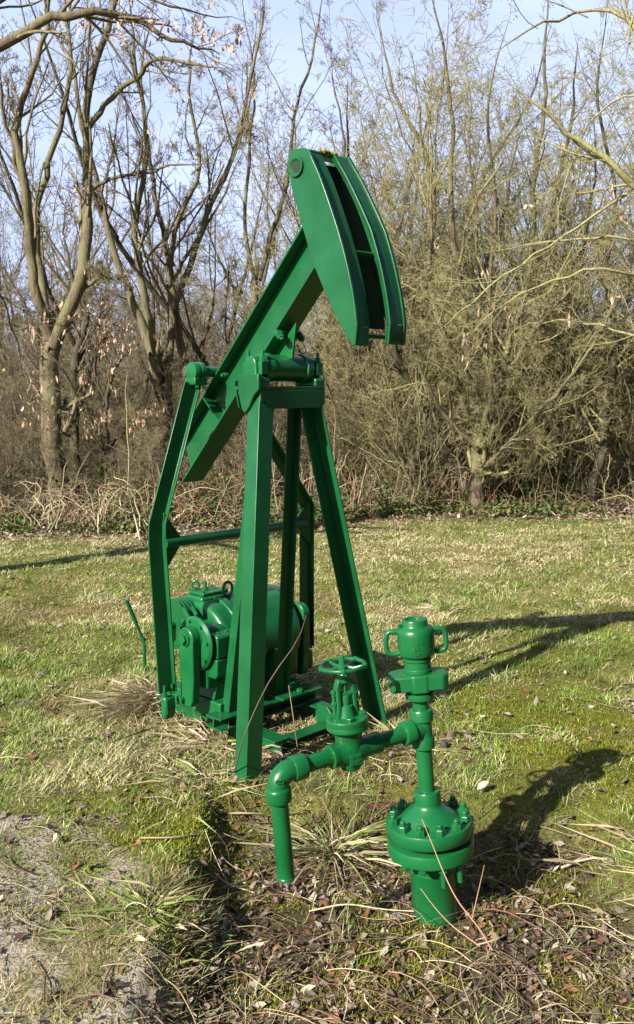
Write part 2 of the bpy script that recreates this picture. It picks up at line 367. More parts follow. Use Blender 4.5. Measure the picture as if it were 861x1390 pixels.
def build_litter():
    parts = []
    n = 26000; x, y = scatter(n, 1.9, 6.5, .6, 27); l = litter_mask(x, y)*.9+.05+.22*soil_mask(x, y); k = RNG.random(n) < l*(.25+.75*sstep(.35, .6, fbm(x, y, 4, 51))); x, y = x[k], y[k]; n = len(x)
    P = np.stack([x, y, height(x, y)+RNG.uniform(.001, .012, n)], 1)
    parts.append(leaf_quads(P, np.minimum(RNG.gamma(2.2, .010, n)+.008, .052), LC[RNG.integers(0, 8, n)]*RNG.uniform(.35, 1.0, (n, 1))))
    n = 9000; x, y = scatter(n, 4, 13, .3, 26); k = RNG.random(n) < .16+.8*sstep(.55, .7, fbm(x, y, 1.3, 52))*.6; x, y = x[k], y[k]; n = len(x)
    P = np.stack([x, y, height(x, y)+.02], 1); parts.append(leaf_quads(P, RNG.uniform(.02, .055, n), LC[RNG.choice([0, 1, 2, 4, 6], n)]*.9))
    n = 16000; x = RNG.uniform(-9, 10, n); y = wood_edge(x)+RNG.gamma(2, 1.6, n)-1.0; P = np.stack([x, y, height(x, y)+.03], 1)
    parts.append(leaf_quads(P, RNG.uniform(.05, .10, n), LC[RNG.integers(0, 7, n)]*.9))
    v, f, t = cat_meshes(parts)
    tag(fast_mesh('leaf_litter', v, f, LITTER, t), 'dead grey brown leaves lying in the grass and hollow', kind='stuff')
build_litter()

def poly_tubes(P, Rr, seg=3):
    """P (n,K,3) centre lines, Rr (n,K) radii -> vertices, quads (vectorised tubes)"""
    n, K, _ = P.shape; t = np.empty_like(P); t[:, 1:-1] = P[:, 2:]-P[:, :-2]; t[:, 0] = P[:, 1]-P[:, 0]; t[:, -1] = P[:, -1]-P[:, -2]
    t /= np.linalg.norm(t, axis=2, keepdims=True)+1e-9
    ref = np.where(np.abs(t[:, :1, 2:3]) > .8, np.array([[[1., 0, 0]]]), np.array([[[0, 0, 1.]]]))
    a = np.cross(t, np.broadcast_to(ref, t.shape)); a /= np.linalg.norm(a, axis=2, keepdims=True)+1e-9; b = np.cross(t, a)
    th = 2*PI*np.arange(seg)/seg
    v = P[:, :, None]+Rr[:, :, None, None]*(a[:, :, None]*np.cos(th)[None, None, :, None]+b[:, :, None]*np.sin(th)[None, None, :, None])
    i, j, k = np.meshgrid(np.arange(n), np.arange(K-1), np.arange(seg), indexing='ij'); k2 = (k+1) % seg
    base = i*K*seg
    f = np.stack([base+j*seg+k, base+j*seg+k2, base+(j+1)*seg+k2, base+(j+1)*seg+k], -1).reshape(-1, 4)
    return v.reshape(-1, 3), f
def merge(L):
    V, Fc = [], []; o = 0
    for v, f in L: V.append(v); Fc.append(f+o); o += len(v)
    return np.concatenate(V), np.concatenate(Fc)

def build_stalks():
    """fallen straw stems and dead twigs lying about the hollow and the jack"""
    out = []; tints = []
    n = 2500; x, y = scatter(n, 2.0, 6.0, .7, 26); l = litter_mask(x, y)*.9+.10+.3*soil_mask(x, y); k = RNG.random(n) < l; x, y = x[k], y[k]; n = len(x); K = 6
    az = RNG.uniform(0, 2*PI, n); L = RNG.gamma(3, .04, n)+.03; s = np.linspace(-.5, .5, K)
    cv = RNG.normal(0, .5, n); X = x[:, None]+L[:, None]*(np.cos(az)[:, None]*s-np.sin(az)[:, None]*cv[:, None]*s*s); Y = y[:, None]+L[:, None]*(np.sin(az)[:, None]*s+np.cos(az)[:, None]*cv[:, None]*s*s)
    Z = height(X, Y)+.006+np.abs(RNG.normal(0, .02, n))[:, None]*(1-s*s*2)+RNG.normal(0, .12, n)[:, None]*s*L[:, None]*.5
    Z = np.maximum(Z, height(X, Y)+.002)
    P = np.stack([X, Y, Z], -1); Rr = np.repeat((RNG.gamma(3, .00035, n)+.0005)[:, None], K, 1)
    v, f = poly_tubes(P, Rr); cl = np.array([(.30, .23, .14), (.18, .13, .08), (.12, .08, .05), (.42, .35, .22), (.15, .085, .05)])[RNG.integers(0, 5, n)]
    tag(fast_mesh('dead_stems', v, f, STALK, np.repeat(cl, K*3, 0)), 'loose straw stems and thin dead twigs on the ground', kind='stuff')
build_stalks()

def tussock(x, y, n, Lm, spread, green, label, lean=.8, dirn=None, group=None):
    r = np.abs(RNG.normal(0, spread, n)); a = RNG.uniform(0, 2*PI, n); X = r*np.cos(a); Y = r*np.sin(a)
    z0 = float(height(x, y)); Z = height(x+X, y+Y)-z0-.005
    az = a+RNG.normal(0, 1.1, n)
    if dirn is not None: az = np.where(RNG.random(n) < .75, dirn+RNG.normal(0, .55, n), az)
    isg = RNG.random(n) < green
    col = np.where(isg[:, None], rgbmix((.10, .17, .03), (.25, .32, .09), RNG.random(n)), rgbmix((.24, .19, .11), (.58, .50, .31), RNG.random(n)))
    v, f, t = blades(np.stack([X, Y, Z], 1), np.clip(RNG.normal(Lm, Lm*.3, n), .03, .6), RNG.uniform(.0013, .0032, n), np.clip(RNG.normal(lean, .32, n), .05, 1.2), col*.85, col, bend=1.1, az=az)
    v[:, 2] += RNG.normal(0, .004, len(v))
    o = fast_mesh('grass_tussock', v, f, GRASS, t); o.location = (x, y, z0)
    return tag(o, label, 'grass tussock', group or 'grass tussocks round the pump jack and wellhead')
tussock(-.88, 4.85, 1100, .12, .10, .03, 'pale straw tussock of long bent grass left of the pump jack crank', 1.0, dirn=R(255))
tussock(.06, 3.42, 190, .16, .035, .4, 'half green spiky grass tussock between the outlet pipe and the flange', .85)
tussock(1.24, 3.05, 150, .11, .16, .12, 'straw coloured flattened tussock at the right edge of the hollow', 1.1)
tussock(.98, 6.9, 120, .12, .04, .6, 'small upright green tuft in the meadow behind the bell shaped cap', .5)
tussock(-.52, 2.75, 330, .055, .14, .7, 'low green and straw tuft on the bank beside the bare soil', .8)
tussock(-.50, 3.85, 160, .07, .12, .3, 'dry grass tuft at the foot of the near front leg', .9)
tussock(-.42, 4.25, 240, .11, .14, .1, 'loose straw tuft beneath the crank in front of the gearbox', 1.0)
tussock(.42, 4.15, 90, .12, .04, .3, 'thin dry tuft at the foot of the far front leg', .7)
tussock(1.25, 2.65, 110, .13, .05, .85, 'broad bladed green grass tuft at the lower right', .9, dirn=R(190))

# ------------------------------------------------------------------ trees
def unit(a): return a/(np.linalg.norm(a, axis=-1, keepdims=True)+1e-9)
def resample(pts, rad, K):
    pts = np.asarray(pts, float); rad = np.asarray(rad, float); s = np.concatenate([[0], np.cumsum(np.linalg.norm(np.diff(pts, axis=0), axis=1))])
    # smooth curve through the points (Catmull-Rom sampled densely, then even)
    u = np.linspace(0, s[-1], K); out = np.stack([np.interp(u, s, pts[:, i]) for i in range(3)], 1)
    for _ in range(2):
        q = out.copy(); q[1:-1] = .25*out[:-2]+.5*out[1:-1]+.25*out[2:]; out = q
    return out, np.interp(u, s, rad)
def spawn(P, Rr, n_per, lr, ang, rr, K, jit=.25, up=.15, t0=.15, t1=1.0, Lmin=.05, weight_len=None, flat=0.):
    """grow children off a batch of branches. P (n,Kp,3) Rr (n,Kp)"""
    n, Kp, _ = P.shape; Lp = np.linalg.norm(np.diff(P, axis=1), axis=2).sum(1)
    reps = np.full(n, n_per) if np.isscalar(n_per) and weight_len is None else np.maximum(1, (Lp*weight_len).astype(int))
    idx = np.repeat(np.arange(n), reps); m = len(idx)
    if m == 0: return None
    t = RNG.uniform(t0, t1, m)*(Kp-1.001); i = t.astype(int); fr = (t-i)[:, None]
    o = P[idx, i]*(1-fr)+P[idx, i+1]*fr; d = unit(P[idx, i+1]-P[idx, i]); r0 = (Rr[idx, i]*(1-fr[:, 0])+Rr[idx, i+1]*fr[:, 0])
    q = unit(np.cross(d, RNG.normal(0, 1, (m, 3)))); a = RNG.normal(ang, ang*.3, m)[:, None]
    dr = unit(d*np.cos(a)+q*np.sin(a)+np.array([0, 0, up]))
    L = np.maximum(Lp[idx]*lr*RNG.uniform(.55, 1.25, m)*(1-.55*t/(Kp-1)), Lmin)
    out = np.empty((m, K, 3)); out[:, 0] = o; step = (L/(K-1))[:, None]; cur = dr
    bend = RNG.normal(0, jit*.5, (m, 3))
    for k in range(1, K):
        cur = unit(cur+RNG.normal(0, jit, (m, 3))*.6+bend*.6+np.array([0, 0, up*.5])); out[:, k] = out[:, k-1]+cur*step
    r = np.maximum(r0*rr, .0016)
    return out, r[:, None]*np.linspace(1, .45, K)[None]

KEYC = np.array([(.46, .30, .22), (.56, .40, .30), (.36, .24, .16)])
def make_tree(name, label, cat, base, limbs, trunk_n=1, specs=None, mats=(BARK, TWIG), group=None, keys=0, trunk_seg=9, seg0=6, depthv=.35, minr=.0022):
    """limbs: list of (points (k,3) world, radii). first trunk_n limbs are the trunk; twigs grow from all limbs."""
    base = np.asarray(base, float); root = empty(name, tuple(base)); tag(root, label, cat, group)
    tr = []; cr = []; big = []
    for i, (p, r) in enumerate(limbs):
        K = max(8, min(26, int(len(p)*4))); q, rr = resample(p, r, K); q = q-base
        q[1:-1] += RNG.normal(0, .010, (K-2, 3))
        uu = np.linspace(0, 1, K)[:, None]; LL = np.linalg.norm(q[-1]-q[0]); ph = RNG.uniform(0, 6.28, (1, 3))
        q += (np.sin(uu*RNG.uniform(7, 11)+ph)-np.sin(ph)*(1-uu))*uu**.5*LL*np.array([.012, .012, .004])+(np.sin(uu*RNG.uniform(16, 24)+ph*2)-np.sin(ph*2)*(1-uu))*uu**.5*LL*np.array([.005, .005, .002])
        sub = (tr if i < trunk_n else cr); sub.append(poly_tubes(q[None], rr[None], trunk_seg if i < trunk_n else seg0)); big.append((q, rr))
    K = 14; P = np.stack([resample(q, r, K)[0] for q, r in big]); Rr = np.stack([resample(q, r, K)[1] for q, r in big])
    tw = []; last = (P, Rr)
    for sp in specs:
        sp = dict(sp); src = last; sg = sp.pop('seg', 3)
        res = spawn(*src, **sp)
        if res is None: break
        p, r = res; r = np.maximum(r, minr); tw.append(poly_tubes(p, r, sg)); last = (p, r)
    v, f = merge(tr); fast_mesh('trunk', v, f, mats[0], parent=root, smooth=True)
    if cr:
        v, f = merge(cr); fast_mesh('branches', v, f, mats[0], parent=root, smooth=True)
    v, f = merge(tw); fast_mesh('crown', v, f, mats[1], parent=root)
    if keys:
        p = last[0]; ii = RNG.choice(len(p), min(keys, len(p)), replace=False); e = p[ii, -1]; k = 5
        e = np.repeat(e, k, 0)+RNG.normal(0, .03, (len(e)*k, 3))-[0, 0, .04]
        v, f, t = leaf_quads(e, RNG.uniform(.02, .045, len(e)), KEYC[RNG.integers(0, 3, len(e))], tilt=1.5)
        tag(fast_mesh('seed_clusters', v, f, LITTER, t, parent=root), kind='stuff')
    return root
def limb(pxs, Y, r0, r1, dY=0., wob=.15):
    """traced limb: photo pixels at a distance Y, wandering dY metres in depth"""
    n = len(pxs); ys = Y+np.linspace(0, dY, n)+np.concatenate([[0], RNG.normal(0, wob, n-1)])
    return [at(x, y, yy) for (x, y), yy in zip(pxs, ys)], (np.linspace(r0, r1, n) if r1 > .045 else np.concatenate([np.linspace(r0, r1, n)[:-1], [r1*.22]]))
def grounded(p):
    q = np.array(p, float); return np.array([q[0], q[1], float(height(q[0], q[1]))])
S_BIG = [dict(n_per=9, lr=.34, ang=.75, rr=.42, K=7, up=.25, t0=.2, jit=.2, seg=4), dict(n_per=6, lr=.45, ang=.7, rr=.5, K=6, up=.12, jit=.25), dict(n_per=5, lr=.5, ang=.75, rr=.6, K=5, up=.05, jit=.28), dict(n_per=3, lr=.55, ang=.7, rr=.75, K=4, up=0., jit=.3)]

def tree_from(name, label, cat, pxl, Y, specs, mats, trunk_n=1, keys=0, group=None, minr=.0022):
    limbs = [limb(*l) for l in pxl]; p, r = limbs[0]; g = grounded(p[0]); g[2] -= .03
    limbs[0] = ([g]+list(p), np.concatenate([[r[0]*1.25], r]))
    return make_tree(name, label, cat, g, limbs, trunk_n, specs, mats, group, keys, minr=minr)

G1 = 'bare trees along the wood edge'
tree_from('maple_tree', 'stout bare tree forking into two limbs at the left, pink seed clusters', 'tree', [
    ([(80, 655), (72, 600), (66, 540), (66, 500), (72, 455)], 12.2, .135, .12),
    ([(74, 470), (100, 405), (113, 330), (119, 240), (118, 170), (128, 90), (150, 0), (165, -90)], 12.2, .095, .025, .5),
    ([(70, 462), (45, 390), (30, 335), (34, 260), (22, 190), (26, 140), (50, 85), (62, 20), (60, -60)], 12.2, .075, .02, -.6),
    ([(66, 440), (56, 380), (53, 290), (72, 200), (94, 110), (92, 40), (100, -60)], 12.2, .06, .018, 1.),
    ([(119, 175), (160, 125), (212, 76), (262, 88), (310, 92)], 12.4, .04, .012, -1.),
    ([(110, 395), (140, 372), (168, 384)], 12.2, .035, .012, -.5),
    ([(30, 250), (12, 180), (0, 100), (-15, 20)], 12.0, .03, .012, -.5),
], 12.2, S_BIG, (BARK, TWIG), 1, keys=70)
tree_from('ash_tree', 'bare multi stemmed tree with long crossing branches behind the pitman arm', 'tree', [
    ([(243, 668), (232, 610), (222, 540), (208, 480)], 13.6, .12, .10),
    ([(214, 500), (188, 430), (165, 385), (140, 320), (127, 250), (108, 150), (98, 60), (100, -60)], 13.6, .075, .015, .6),
    ([(208, 480), (196, 400), (178, 310), (205, 245), (200, 150), (175, 60), (165, -40)], 13.6, .065, .015, -.6),
    ([(226, 560), (236, 430), (226, 380), (214, 300), (204, 200), (195, 100), (200, 0)], 13.6, .06, .015, .3),
    ([(234, 610), (262, 520), (240, 430), (226, 370), (240, 300), (268, 230), (262, 120), (270, 20)], 13.6, .065, .015, -.3),
    ([(236, 420), (280, 290), (312, 225), (338, 150), (352, 60), (350, -40)], 13.6, .05, .012, .6),
    ([(127, 256), (150, 242), (200, 232), (240, 224), (292, 221)], 13.4, .03, .01, -1.),
    ([(228, 390), (255, 340), (300, 280), (332, 190)], 13.8, .035, .01, 1.),
], 13.6, S_BIG, (BARK, TWIG), 1, keys=30)
tree_from('dark_stem_tree', 'slim dark trunk standing right behind the forked tree', 'tree', [
    ([(103, 670), (98, 600), (103, 500), (112, 430)], 13.4, .075, .05), ([(103, 500), (130, 440), (150, 380)], 13.4, .03, .01, .4), ([(112, 430), (90, 350), (86, 260)], 13.4, .03, .01, .4)], 13.4, S_BIG[:3], (BARKD, TWIGD), 1, keys=50)
tree_from('crooked_sapling', 'small crooked dark sapling between the forked tree and the pitman arm', 'tree', [
    ([(137, 660), (146, 600), (140, 550), (150, 515), (175, 480)], 12.6, .035, .02), ([(147, 610), (170, 588), (205, 565)], 12.6, .02, .008), ([(141, 552), (128, 500), (140, 450)], 12.6, .02, .008)], 12.6, S_BIG[:3], (BARKD, TWIG), 1, keys=120)
tree_from('slender_tree', 'slender bare tree seen just above the walking beam', 'tree', [
    ([(345, 660), (350, 560), (346, 440), (352, 360)], 15.5, .08, .06), ([(352, 380), (378, 300), (396, 180), (430, 60), (436, -40)], 15.5, .05, .012, .5),
    ([(350, 400), (330, 300), (345, 200), (340, 90), (330, -20)], 15.5, .04, .012, -.5), ([(346, 440), (310, 380), (290, 330), (268, 250)], 15.5, .035, .01, .5)], 15.5, S_BIG, (BARK, TWIG), 1)
tree_from('leaning_tree', 'dark trunk leaning left from below the horse head to the thicket', 'tree', [
    ([(640, 676), (622, 632), (590, 598), (566, 540), (540, 480), (520, 430)], 13.2, .09, .05), ([(590, 600), (566, 560), (572, 500), (560, 430), (536, 330)], 13.2, .035, .01, .6),
    ([(540, 480), (500, 380), (470, 280), (462, 180), (450, 60)], 13.2, .04, .01, .8)], 13.2, S_BIG, (BARKD, TWIGD), 1)
tree_from('hawthorn_tree', 'many stemmed olive tree with a spreading twiggy crown right of the horse head', 'tree', [
    ([(645, 684), (648, 640), (650, 590), (640, 520)], 12.6, .12, .08),
    ([(640, 520), (632, 430), (620, 300), (612, 190), (604, 90), (575, -20)], 12.6, .055, .015, .5),
    ([(646, 600), (615, 500), (590, 400), (598, 310), (572, 190), (532, 130), (520, 0)], 12.6, .055, .015, .8),
    ([(650, 640), (672, 560), (690, 480), (720, 400), (723, 260), (726, 190), (742, 80), (750, -40)], 12.6, .065, .015, .6),
    ([(650, 620), (668, 520), (655, 420), (672, 300), (665, 160), (690, 20)], 12.6, .045, .012, -.5),
    ([(652, 640), (700, 590), (760, 540), (820, 440), (850, 330)], 12.4, .04, .012, -.6),
    ([(648, 610), (600, 560), (560, 470), (500, 430)], 12.4, .035, .01, -.8),
    ([(690, 500), (740, 430), (800, 370), (840, 280)], 12.4, .03, .01, -.5),
    ([(640, 520), (585, 430), (545, 350), (520, 250)], 12.4, .03, .01, -.3),
], 12.6, [dict(n_per=11, lr=.34, ang=.8, rr=.42, K=7, up=.12, t0=.1, jit=.25, seg=4), dict(n_per=7, lr=.5, ang=.8, rr=.5, K=6, up=0., jit=.3), dict(n_per=6, lr=.55, ang=.8, rr=.6, K=5, up=-.03, jit=.32), dict(n_per=3, lr=.6, ang=.7, rr=.75, K=4, up=-.05, jit=.35)], (BARK, TWIGO), 1)
tree_from('pale_twin_tree', 'pair of pale upright trunks standing close together right of the thicket', 'tree', [
    ([(741, 668), (738, 600), (742, 520), (736, 430), (750, 330), (770, 200), (780, 60)], 13.8, .085, .02), ([(752, 668), (752, 600), (756, 520), (775, 420), (800, 300), (806, 160)], 13.9, .07, .015)], 13.8, S_BIG, (BARK, TWIGO), 2)
tree_from('edge_tree', 'bare tree with curving dark stems at the right border of the view', 'tree', [
    ([(800, 690), (812, 620), (822, 550), (840, 470), (850, 380)], 13.0, .07, .045), ([(840, 470), (820, 360), (835, 240), (810, 120), (820, 0)], 13.0, .04, .012, .8), ([(850, 380), (880, 260), (870, 120)], 13.0, .04, .012), ([(812, 620), (780, 560), (760, 470), (770, 380)], 13.0, .03, .01)],
    13.0, S_BIG, (BARKD, TWIGO), 1)
# trees whose trunks stand outside the frame, their boughs reach in
SP_NEAR = [dict(n_per=9, lr=.42, ang=.55, rr=.45, K=8, up=.02, t0=.2, jit=.18, seg=4), dict(n_per=6, lr=.45, ang=.6, rr=.5, K=6, up=0, jit=.22), dict(n_per=3, lr=.5, ang=.6, rr=.6, K=4, up=0, jit=.25)]
tree_from('overhanging_willow', 'pale twigged tree outside the right border whose long boughs reach in over the thicket', 'tree', [
    ([(1010, 800), (1000, 600), (985, 450), (960, 330)], 8.6, .11, .07),
    ([(960, 330), (861, 250), (795, 198), (742, 150), (700, 120)], 8.6, .04, .008, -.4),
    ([(985, 450), (900, 240), (850, 255), (790, 305), (690, 372), (640, 420), (590, 450)], 8.6, .022, .004, -.3),
    ([(985, 450), (900, 330), (800, 320), (700, 335), (610, 350)], 8.6, .018, .004, .3),
    ([(990, 500), (900, 400), (820, 360), (740, 385), (660, 430), (620, 470)], 8.6, .018, .004, -.4),
    ([(960, 330), (900, 120), (850, 10), (790, 12), (720, 40), (660, 90)], 8.6, .03, .006, .3),
    ([(990, 520), (920, 470), (840, 450), (760, 430), (690, 450)], 8.6, .018, .004, .3),
    ([(960, 330), (930, 150), (860, 120), (800, 160), (760, 260), (755, 330)], 8.4, .016, .003, 0),
], 8.6, SP_NEAR, (TWIGO, TWIGO), 1, minr=.0018, keys=40)
tree_from('overhanging_maple', 'lichen grown bough of a tree outside the left border, crossing the top left sky', 'tree', [
    ([(-170, 900), (-160, 600), (-140, 300), (-110, 150)], 7.6, .13, .09),
    ([(-110, 150), (0, 62), (60, 28), (130, 14), (190, 26), (240, 62), (300, 74)], 7.6, .05, .010, .4),
    ([(-110, 150), (-40, 40), (20, -20), (110, -40), (230, 10), (330, 30)], 7.6, .03, .006, .8),
    ([(-145, 330), (-60, 330), (0, 400), (20, 470), (50, 520)], 8.0, .014, .003, .2),
    ([(-150, 400), (-60, 420), (40, 445), (100, 520), (120, 590)], 8.6, .014, .003, .2),
], 7.6, SP_NEAR, (BARK, TWIG), 1, minr=.0018, keys=160)

# --- prototypes of further trees and shrubs, then copies
def proto_tree(name, label, cat, H, stems, r0, spread, specs, mats, group, seg0=5, minr=.004):
    limbs = []
    for s in range(stems):
        az = RNG.uniform(0, 2*PI); p = [np.array([RNG.normal(0, .08), RNG.normal(0, .08), 0.])]; dr = np.array([math.cos(az)*spread, math.sin(az)*spread, 1.])
        for k in range(6):
            dr = dr+np.array([RNG.normal(0, .26), RNG.normal(0, .26), .12]); p.append(p[-1]+unit(dr)*H/6*RNG.uniform(.8, 1.1))
        limbs.append((np.array(p), np.concatenate([np.linspace(r0, r0*.25, 7)[:-1], [r0*.05]])*(1 if s == 0 else RNG.uniform(.5, .9))))
    return make_tree(name, label, cat, (0, 0, 0), limbs, stems, specs, mats, group, 0, 6, seg0, minr=minr)
def copy_tree(o, parent=None):
    c = o.copy(); C.objects.link(c); c.parent = parent
    for ch in o.children: copy_tree(ch, c)
    return c
FAR = 'bare wood trees standing behind the wood edge'
fl = 'one of the thin bare trees massed deeper in the wood behind the edge'
protos = [proto_tree('wood_tree', fl, 'tree', 9+i*1.2, 1+i % 3, .09, .25, [dict(n_per=13, lr=.34, ang=.7, rr=.45, K=6, up=.2, t0=.12, jit=.2), dict(n_per=7, lr=.45, ang=.7, rr=.5, K=5, up=.08, jit=.25), dict(n_per=5, lr=.5, ang=.75, rr=.7, K=4, up=0, jit=.3)], (BARKD, TWIGD if i % 2 else TWIGB), FAR, minr=.005) for i in range(4)]
spots = []
for row, (Y, cnt) in enumerate([(16.5, 8), (20, 11), (25, 14), (31, 16), (40, 18)]):
    for k in range(cnt):
        sx = (k+.5)/cnt*2-1; yy = Y+random.uniform(-1.8, 1.8); xx = sx*(yy*.40+1.2)+random.uniform(-.6, .6); spots.append((xx, yy))
for i, (x, y) in enumerate(spots):
    p = protos[i % 4]; o = p if i < 4 else copy_tree(p)
    s = random.uniform(.75, 1.1)
    s *= .78 if x/y < .14 else .66
    o.location = (x, y, float(height(x, y))-.05); o.rotation_euler = (0, 0, random.uniform(0, 6.28)); o.scale = (s, s, s)
SH = 'bare bushes filling the wood edge'
SPB = [dict(n_per=10, lr=.45, ang=.6, rr=.55, K=6, up=.1, t0=.05, jit=.25), dict(n_per=7, lr=.5, ang=.8, rr=.5, K=5, up=0., jit=.28), dict(n_per=5, lr=.6, ang=.8, rr=.8, K=4, up=-.05, jit=.35)]
bl = 'one of the knee to head high leafless bushes tangled along the wood edge'
bprotos = [proto_tree('bare_bush', bl, 'bush', 2.0+.5*i, 9, .016, .75, SPB, ((BARKD, TWIGB), (BARK, TWIGO), (BARKD, TWIGD))[i % 3], SH, 4, minr=.0020) for i in range(4)]
for b in bprotos: pass
bs = []
for row, (dY, cnt, sc_) in enumerate([(1.3, 11, .55), (2.4, 13, .8), (4.2, 15, 1.0), (6.5, 15, 1.15), (10, 16, 1.3), (15, 16, 1.5)]):
    for k in range(cnt):
        sx = (k+.5)/cnt*2-1; base = 11.6+dY; xx = sx*(base*.38+.8)+random.uniform(-.4, .4); yy = float(wood_edge(xx))+dY+random.uniform(-.5, .5)
        bs.append((xx, yy, sc_*random.uniform(.8, 1.15)))
for i, (x, y, s) in enumerate(bs):
    k = (i*7+3) % 4
    if x > .8 and random.random() < .6: k = 1
    if bprotos[k] is not None and not bprotos[k].get('used'): o = bprotos[k]; o['used'] = 1
    else: o = copy_tree(bprotos[k])
    o.location = (x, y, float(height(x, y))-.03); o.rotation_euler = (0, 0, random.uniform(0, 6.28)); o.scale = (s*1.1, s*1.1, s)
# two big olive thickets of the right side
for x, y, s, lab in ((1.6, 13.3, 1.5, 'large olive twiggy thicket under the many stemmed tree'), (3.3, 13.6, 1.55, 'large olive twiggy thicket before the pale twin trunks'), (.55, 14.2, 1.5, 'dense olive thicket seen between the horse head and the leaning trunk'), (4.8, 13.8, 1.5, 'dense olive thicket at the right end of the wood edge'), (2.4, 15.2, 2.0, 'tall olive thicket rising behind the many stemmed tree'), (4.1, 15.4, 2.0, 'tall olive thicket rising behind the pale twin trunks'), (2.5, 12.9, 1.1, 'low olive thicket just right of the many stemmed tree base'), (1.0, 16.0, 2.0, 'tall olive thicket behind the horse head tip')):
    o = copy_tree(bprotos[1]); o.location = (x, y, float(height(x, y))-.05); o.rotation_euler = (0, 0, x*2); o.scale = (s, s, s); o['label'] = lab; o['group'] = 'large olive thickets'; o.name = 'thicket'
tp = proto_tree('hazel_bush', 'tall hazel like thicket of fine arching stems standing right behind the horse head', 'bush', 6.0, 11, .026, .42, [dict(n_per=12, lr=.36, ang=.55, rr=.5, K=6, up=.06, t0=.12, jit=.22), dict(n_per=8, lr=.5, ang=.75, rr=.5, K=6, up=-.02, jit=.26), dict(n_per=5, lr=.6, ang=.8, rr=.7, K=4, up=-.06, jit=.3)], (BARK, TWIGO), 'tall thickets on the right', 4, minr=.0026)
for i, (x, y, s, lab) in enumerate(((1.25, 14.2, .82, None), (2.2, 14.6, 1.12, 'tall fine stemmed thicket above the many stemmed tree'), (3.3, 13.9, 1.05, 'tall fine stemmed thicket between the many stemmed tree and the pale twin trunks'), (4.6, 14.6, 1.2, 'tall fine stemmed thicket at the upper right border'), (.9, 16.6, 1.2, 'tall thin crowned thicket seen right above the horse head'), (2.9, 17.2, 1.4, 'highest thin crowned thicket behind the many stemmed tree'), (5.3, 17.5, 1.45, 'highest thin crowned thicket deep at the right border'))):
    o = tp if i == 0 else copy_tree(tp); o.location = (x, y, float(height(x, y))-.05); o.rotation_euler = (0, 0, i*1.9); o.scale = (s, s, s)
    if lab: o['label'] = lab
for b in bprotos:
    if 'used' in b: del b['used']
for o in C.objects:
    if 'used' in o: del o['used']

def add_shade_spruce(x, y, H, Rb, label):  # unseen spruces, added to block sky light from the faces turned off the sun
    z0 = float(height(x, y)); root = empty('added_spruce', (x, y, z0)); tag(root, label, 'tree', 'evergreens added for shade outside the right border')
    MB().lathe([(.16, 0), (.11, H*.4), (.02, H)], None, 9).build('trunk', BARKD, root)
    n = 5200; h = RNG.random(n)**1.25; rr = Rb*(1-h*.93)*np.sqrt(RNG.uniform(.12, 1, n))*(1+.12*np.sin(h*60)); a = RNG.uniform(0, 2*PI, n)
    P = np.stack([rr*np.cos(a), rr*np.sin(a), .3+h*(H-.3)-rr*.25], 1); col = rgbmix((.02, .045, .018), (.05, .085, .03), RNG.random(n))
    v, f, t = leaf_quads(P, RNG.uniform(.25, .5, n), col, tilt=.5); fast_mesh('crown', v, f, LEAF, t, parent=root)
for q in ((4.6, 3.2, 5.2, 1.5, 'young spruce added for shade outside the right border, nearest the pump jack'), (4.4, .8, 6.5, 1.8, 'spruce added for shade outside the right border, level with the photographer'), (4.2, -2.0, 7.5, 2.0, 'tall spruce added for shade behind and right of the photographer'), (6.4, -.4, 8.5, 2.2, 'tall spruce added for shade in the second row outside the right border'), (2.6, -4.2, 8.0, 2.0, 'spruce added for shade farthest behind the photographer')): add_shade_spruce(*q)
